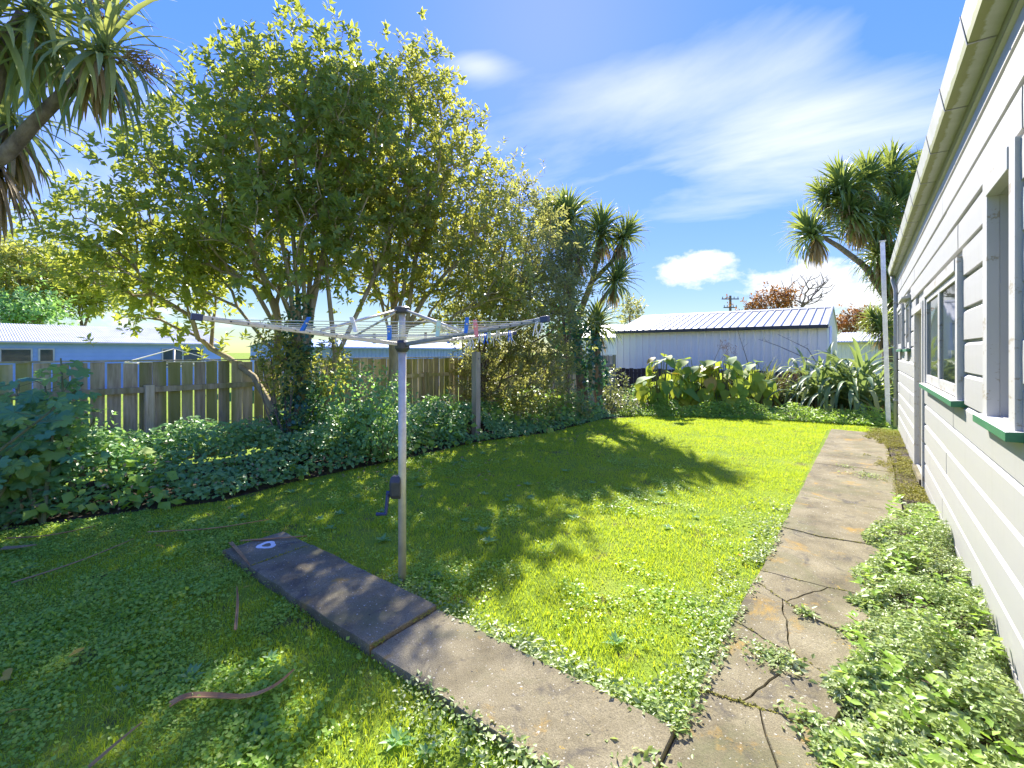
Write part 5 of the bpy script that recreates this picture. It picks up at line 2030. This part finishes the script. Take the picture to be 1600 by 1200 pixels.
# a few taller broader seedlings among them
x, y = scatter(110, -.1, .5, 1.6, 5.9)
k = x > np.interp(y, [1.6, 4, 5.9], [-.1, 0, .25])
x, y = x[k], y[k]
m_ = 7
xr, yr = np.repeat(x, m_), np.repeat(y, m_)
nn = len(xr)
a = np.tile(np.arange(m_), len(x)) * 2.4
small = rng.uniform(.035, .065, nn)
D = np.c_[np.cos(a), np.sin(a), rng.uniform(-.1, .6, nn)]
tag(link_mesh('seedlings', leaf_mesh('seedlings', np.c_[xr, yr, rng.uniform(.12, .25, nn)], D, np.tile((0, 0, 1.), (nn, 1)) + rng.normal(size=(nn, 3)) * .2, small, small * .6), M['clover']), 'taller green seedlings poking out of the weeds by the wall', 'weeds', kind='stuff')
# mossy turf creeping over the path by the door
x, y = scatter(42000, -.25, .55, 4.6, 11.9)
wgt = np.interp(y, [4.6, 4.8, 5.1, 6.2, 6.8, 7.4, 8.4, 9.0, 9.6, 10.6, 11.9], [.2, .42, .1, .0, .35, .55, .60, .2, .35, .75, .9]) * np.clip((x + .12) / .34, 0, 1) + .28 * (x > .27)
k = (vnoise(x * 6, y * 3.2, 21) * .6 + vnoise(x * 17, y * 11, 22) * .4) > 1 - wgt * .95
x, y = x[k], y[k]
small_leaves('moss_turf', x, y, .034 + rng.uniform(0, .022, len(x)), .02, 'moss', 'yellow-green mossy turf creeping over the path by the door', .5, .6, cat='moss')

# ------------------------------------------------------------------ fallen leaves and sticks
def strap(pts, w, label, mat='drybrown', group='dead sword leaves on the lawn'):
    P = [Vector(p) for p in pts]
    for _ in range(2):                                            # round the corners
        Q = [P[0]]
        for a_, b_ in zip(P[:-1], P[1:]):
            Q += [a_.lerp(b_, .25), a_.lerp(b_, .75)]
        P = Q + [P[-1]]
    V, F = [], []
    k = len(P)
    for i, p in enumerate(P):
        d = (P[min(i + 1, k - 1)] - P[max(i - 1, 0)]).normalized()
        s = Vector((-d.y, d.x, 0)).normalized() * w / 2 * (1 - .85 * (i / (k - 1)) ** 2)
        V += [p - s + Vector((0, 0, .006)), p, p + s + Vector((0, 0, .006))]
    for i in range(k - 1):
        b_ = i * 3
        F += [(b_, b_ + 1, b_ + 4, b_ + 3), (b_ + 1, b_ + 2, b_ + 5, b_ + 4)]
    o = MB().add(V, F).build('fallen_leaf', M[mat])
    m = o.modifiers.new('thick', 'SOLIDIFY')
    m.thickness = .003
    return tag(o, label, 'leaf', group)


def gpt(x, y, z=.045):
    p = at(x, y, (EYE - z) * 711 / (y - 550))
    return (p[0], p[1], z)


strap([gpt(265, 1103), gpt(290, 1088, .06), gpt(330, 1088, .055), gpt(385, 1092, .05), gpt(430, 1075, .07), gpt(460, 1047, .08)], .04, 'curved reddish-brown sword leaf on the near grass')
strap([gpt(360, 848, .05), gpt(378, 868, .075), gpt(390, 884, .07)], .03, 'dark dead leaf lying across the end slab', group='dead sword leaves on the lawn')
strap([gpt(375, 846), gpt(420, 843, .06), gpt(480, 838, .07)], .03, 'brown sword leaf lying just behind the end slab')
strap([gpt(18, 912), gpt(90, 890, .05), gpt(150, 868, .05), gpt(210, 842, .04)], .022, 'long straw-coloured sword leaf on the left grass', 'dead')
strap([gpt(140, 1200), gpt(180, 1165, .05), gpt(222, 1130, .06)], .02, 'pale straw stalk at the bottom left corner', 'dead')
strap([gpt(368, 985), gpt(372, 940, .06), gpt(370, 917, .08)], .018, 'short thin stalk with red tip left of the path', 'drybrown')
strap([gpt(0, 858), gpt(30, 856, .06), gpt(58, 852, .05)], .07, 'bundle-like grey dead leaf under the mallow', 'dead')
strap([gpt(10, 842), gpt(80, 838, .05), gpt(150, 822, .06)], .02, 'dark thin stick at the edge of the mallow bed', 'drybrown')
strap([gpt(230, 832), gpt(330, 828, .05), gpt(420, 812, .05)], .02, 'thin brown leaf along the border edge', 'drybrown')
YLAB = ['yellow leaf lying left of the curved brown sword leaf', 'orange-yellow leaf at the left picture edge, upper of the pair', 'yellow leaf at the left edge near the bottom corner', 'yellow leaf on the grass by the long straw leaf', 'yellow leaf near the border edge below the paling fence', 'yellow leaf on the grass between end slab and clothesline pole', 'yellow leaf just behind the end slab of the short path', 'yellow leaf on the weeds beside the cracked path', 'yellow leaf under the mallow at the bed edge', 'yellow leaf by the ground cover, above the end slab', 'brownish yellow leaf at the left edge, lower of the pair', 'yellow leaf beside the short path, left of its first joint']
for k, (x, y) in enumerate(((132, 1012), (12, 1045), (8, 1115), (243, 852), (322, 802), (520, 868), (410, 832), (1155, 868), (100, 798), (360, 795), (15, 1060), (395, 915))):
    p = gpt(x, y, .05)
    me = grid_leaf(.075, .035, .2, .2, 4)
    me.materials.append(M['yellowleaf'])
    o = bpy.data.objects.new('yellow_leaf', me)
    COL.objects.link(o)
    o.location = p
    o.rotation_euler = (R(-.2, .3), R(-.4, .4), R(0, 6.28))
    tag(o, YLAB[k], 'leaf', 'yellow leaves fallen on the grass')
# pale leaf litter on the far lawn
x, y = scatter(260, -5.4, -3.0, 3.2, 9.5)
k = ~in_bed(x - .05, y) & (rng.uniform(0, 1, len(x)) < np.interp(x, [-5.4, -4.2, -3], [1, .6, .1]))
x, y = x[k], y[k]
n = len(x)
tag(link_mesh('leaf_litter', leaf_mesh('leaf_litter', np.c_[x, y, np.full(n, .04)], rng.normal(size=(n, 3)) * (1, 1, .15), np.tile((0, 0, 1.), (n, 1)) + rng.normal(size=(n, 3)) * .3, rng.uniform(.04, .08, n), rng.uniform(.02, .035, n)), M['dead']), 'pale dry leaf litter scattered on the shaded lawn edge', 'leaf litter', kind='stuff')
# low leafy edging that hides the soil along the back of the lawn
n = 9000
x = rng.uniform(-4.9, .45, n)
yb = np.interp(x, [-5, -4.4, -2.5, -.7, .5], [10.4, 10.95, 12.0, 12.4, 12.7]) - .08
y = yb + rng.uniform(0, 1, n) ** 1.3 * .9
z = (.06 + .26 * np.clip((y - yb) / .6, 0, 1)) * (.5 + vnoise(x * 3, y * 3, 12)) * rng.uniform(.2, 1, n)
D = unit(np.c_[rng.normal(size=n) * .8, rng.normal(size=n) * .8 - .4, rng.normal(size=n) * .3])
Nn = unit(np.c_[rng.normal(size=n) * .4, rng.normal(size=n) * .4 - .3, np.ones(n)])
Ln = .10 * rng.uniform(.5, 1.2, n)
tag(link_mesh('edging_plants', leaf_mesh('edging_plants', np.c_[x, y, z], D, Nn, Ln, Ln * .3), M['clover']), 'low green leafy edging along the back of the lawn', 'ground cover', kind='stuff')
# moss and tiny weeds rooted along the cracks and joints of both paths
X_, Y_ = [], []
for l in lines[1:-1]:
    for (xa, ya), (xb, yb) in zip(l[:-1], l[1:]):
        if R(0, 1) < .55:
            k = random.randrange(4, 26)
            t = rng.uniform(0, 1, k)
            X_.append(xa + (xb - xa) * t + rng.normal(size=k) * .005)
            Y_.append(ya + (yb - ya) * t + rng.normal(size=k) * .005)
for jx in (-3.5, -2.043):
    k = 260
    yy_ = rng.uniform(1.44, 1.9, k)
    ok = vnoise(yy_ * 9, yy_ * 0 + jx, 3) > .35
    X_.append(jx + rng.normal(size=k)[ok] * .008)
    Y_.append(yy_[ok])
x, y = np.concatenate(X_), np.concatenate(Y_)
z = np.where(x < -.62, .056, .030) + rng.uniform(0, .008, len(x))
small_leaves('crack_moss', x, y, z, .010, 'moss', 'yellow-green moss growing in the cracks and joints of the paths', .7, .5, cat='moss')
# second, larger-leaved creeper and dry leaves caught in the border
for (name, n, size, wr, mat, lab) in (('creeper', 2600, .135, .75, 'clover', 'larger lighter creeper leaves mixed into the fence border'),
                                      ('dry_border_leaves', 1100, .075, .4, 'dead', 'dry brown leaves caught in the border foliage')):
    y = rng.uniform(-.2, 10.2, n)
    ed = bed_edge(y)
    w = rng.uniform(0, 1, n)
    x = ed + .05 + (FX + .3 - ed) * w
    k = (vnoise(x * 1.4, y * 1.4, 51 + n % 7) > .48) | (mat == 'dead')
    x, y, w = x[k], y[k], w[k]
    n = len(x)
    z = np.interp(w, [0, .12, .35, .7, 1], [.08, .33, .52, .56, .5]) * (.6 + .8 * vnoise(x * 1.9, y * 1.9, 9)) * rng.uniform(.75, 1.12, n)
    k = np.hypot(x + 5.72, y - 6.30) > .3
    x, y, z = x[k], y[k], z[k]
    n = len(x)
    D = unit(np.c_[rng.normal(size=n) * .8 + .5, rng.normal(size=n) * .8 - .1, rng.normal(size=n) * .25 - .35])
    Nn = unit(np.c_[rng.normal(size=n) * .4 + .4, rng.normal(size=n) * .4 - .15, np.ones(n)])
    Ln = size * rng.uniform(.5, 1.25, n)
    tag(link_mesh(name, leaf_mesh(name, np.c_[x, y, z], D, Nn, Ln, Ln * wr), M[mat]), lab, 'ground cover', kind='stuff')
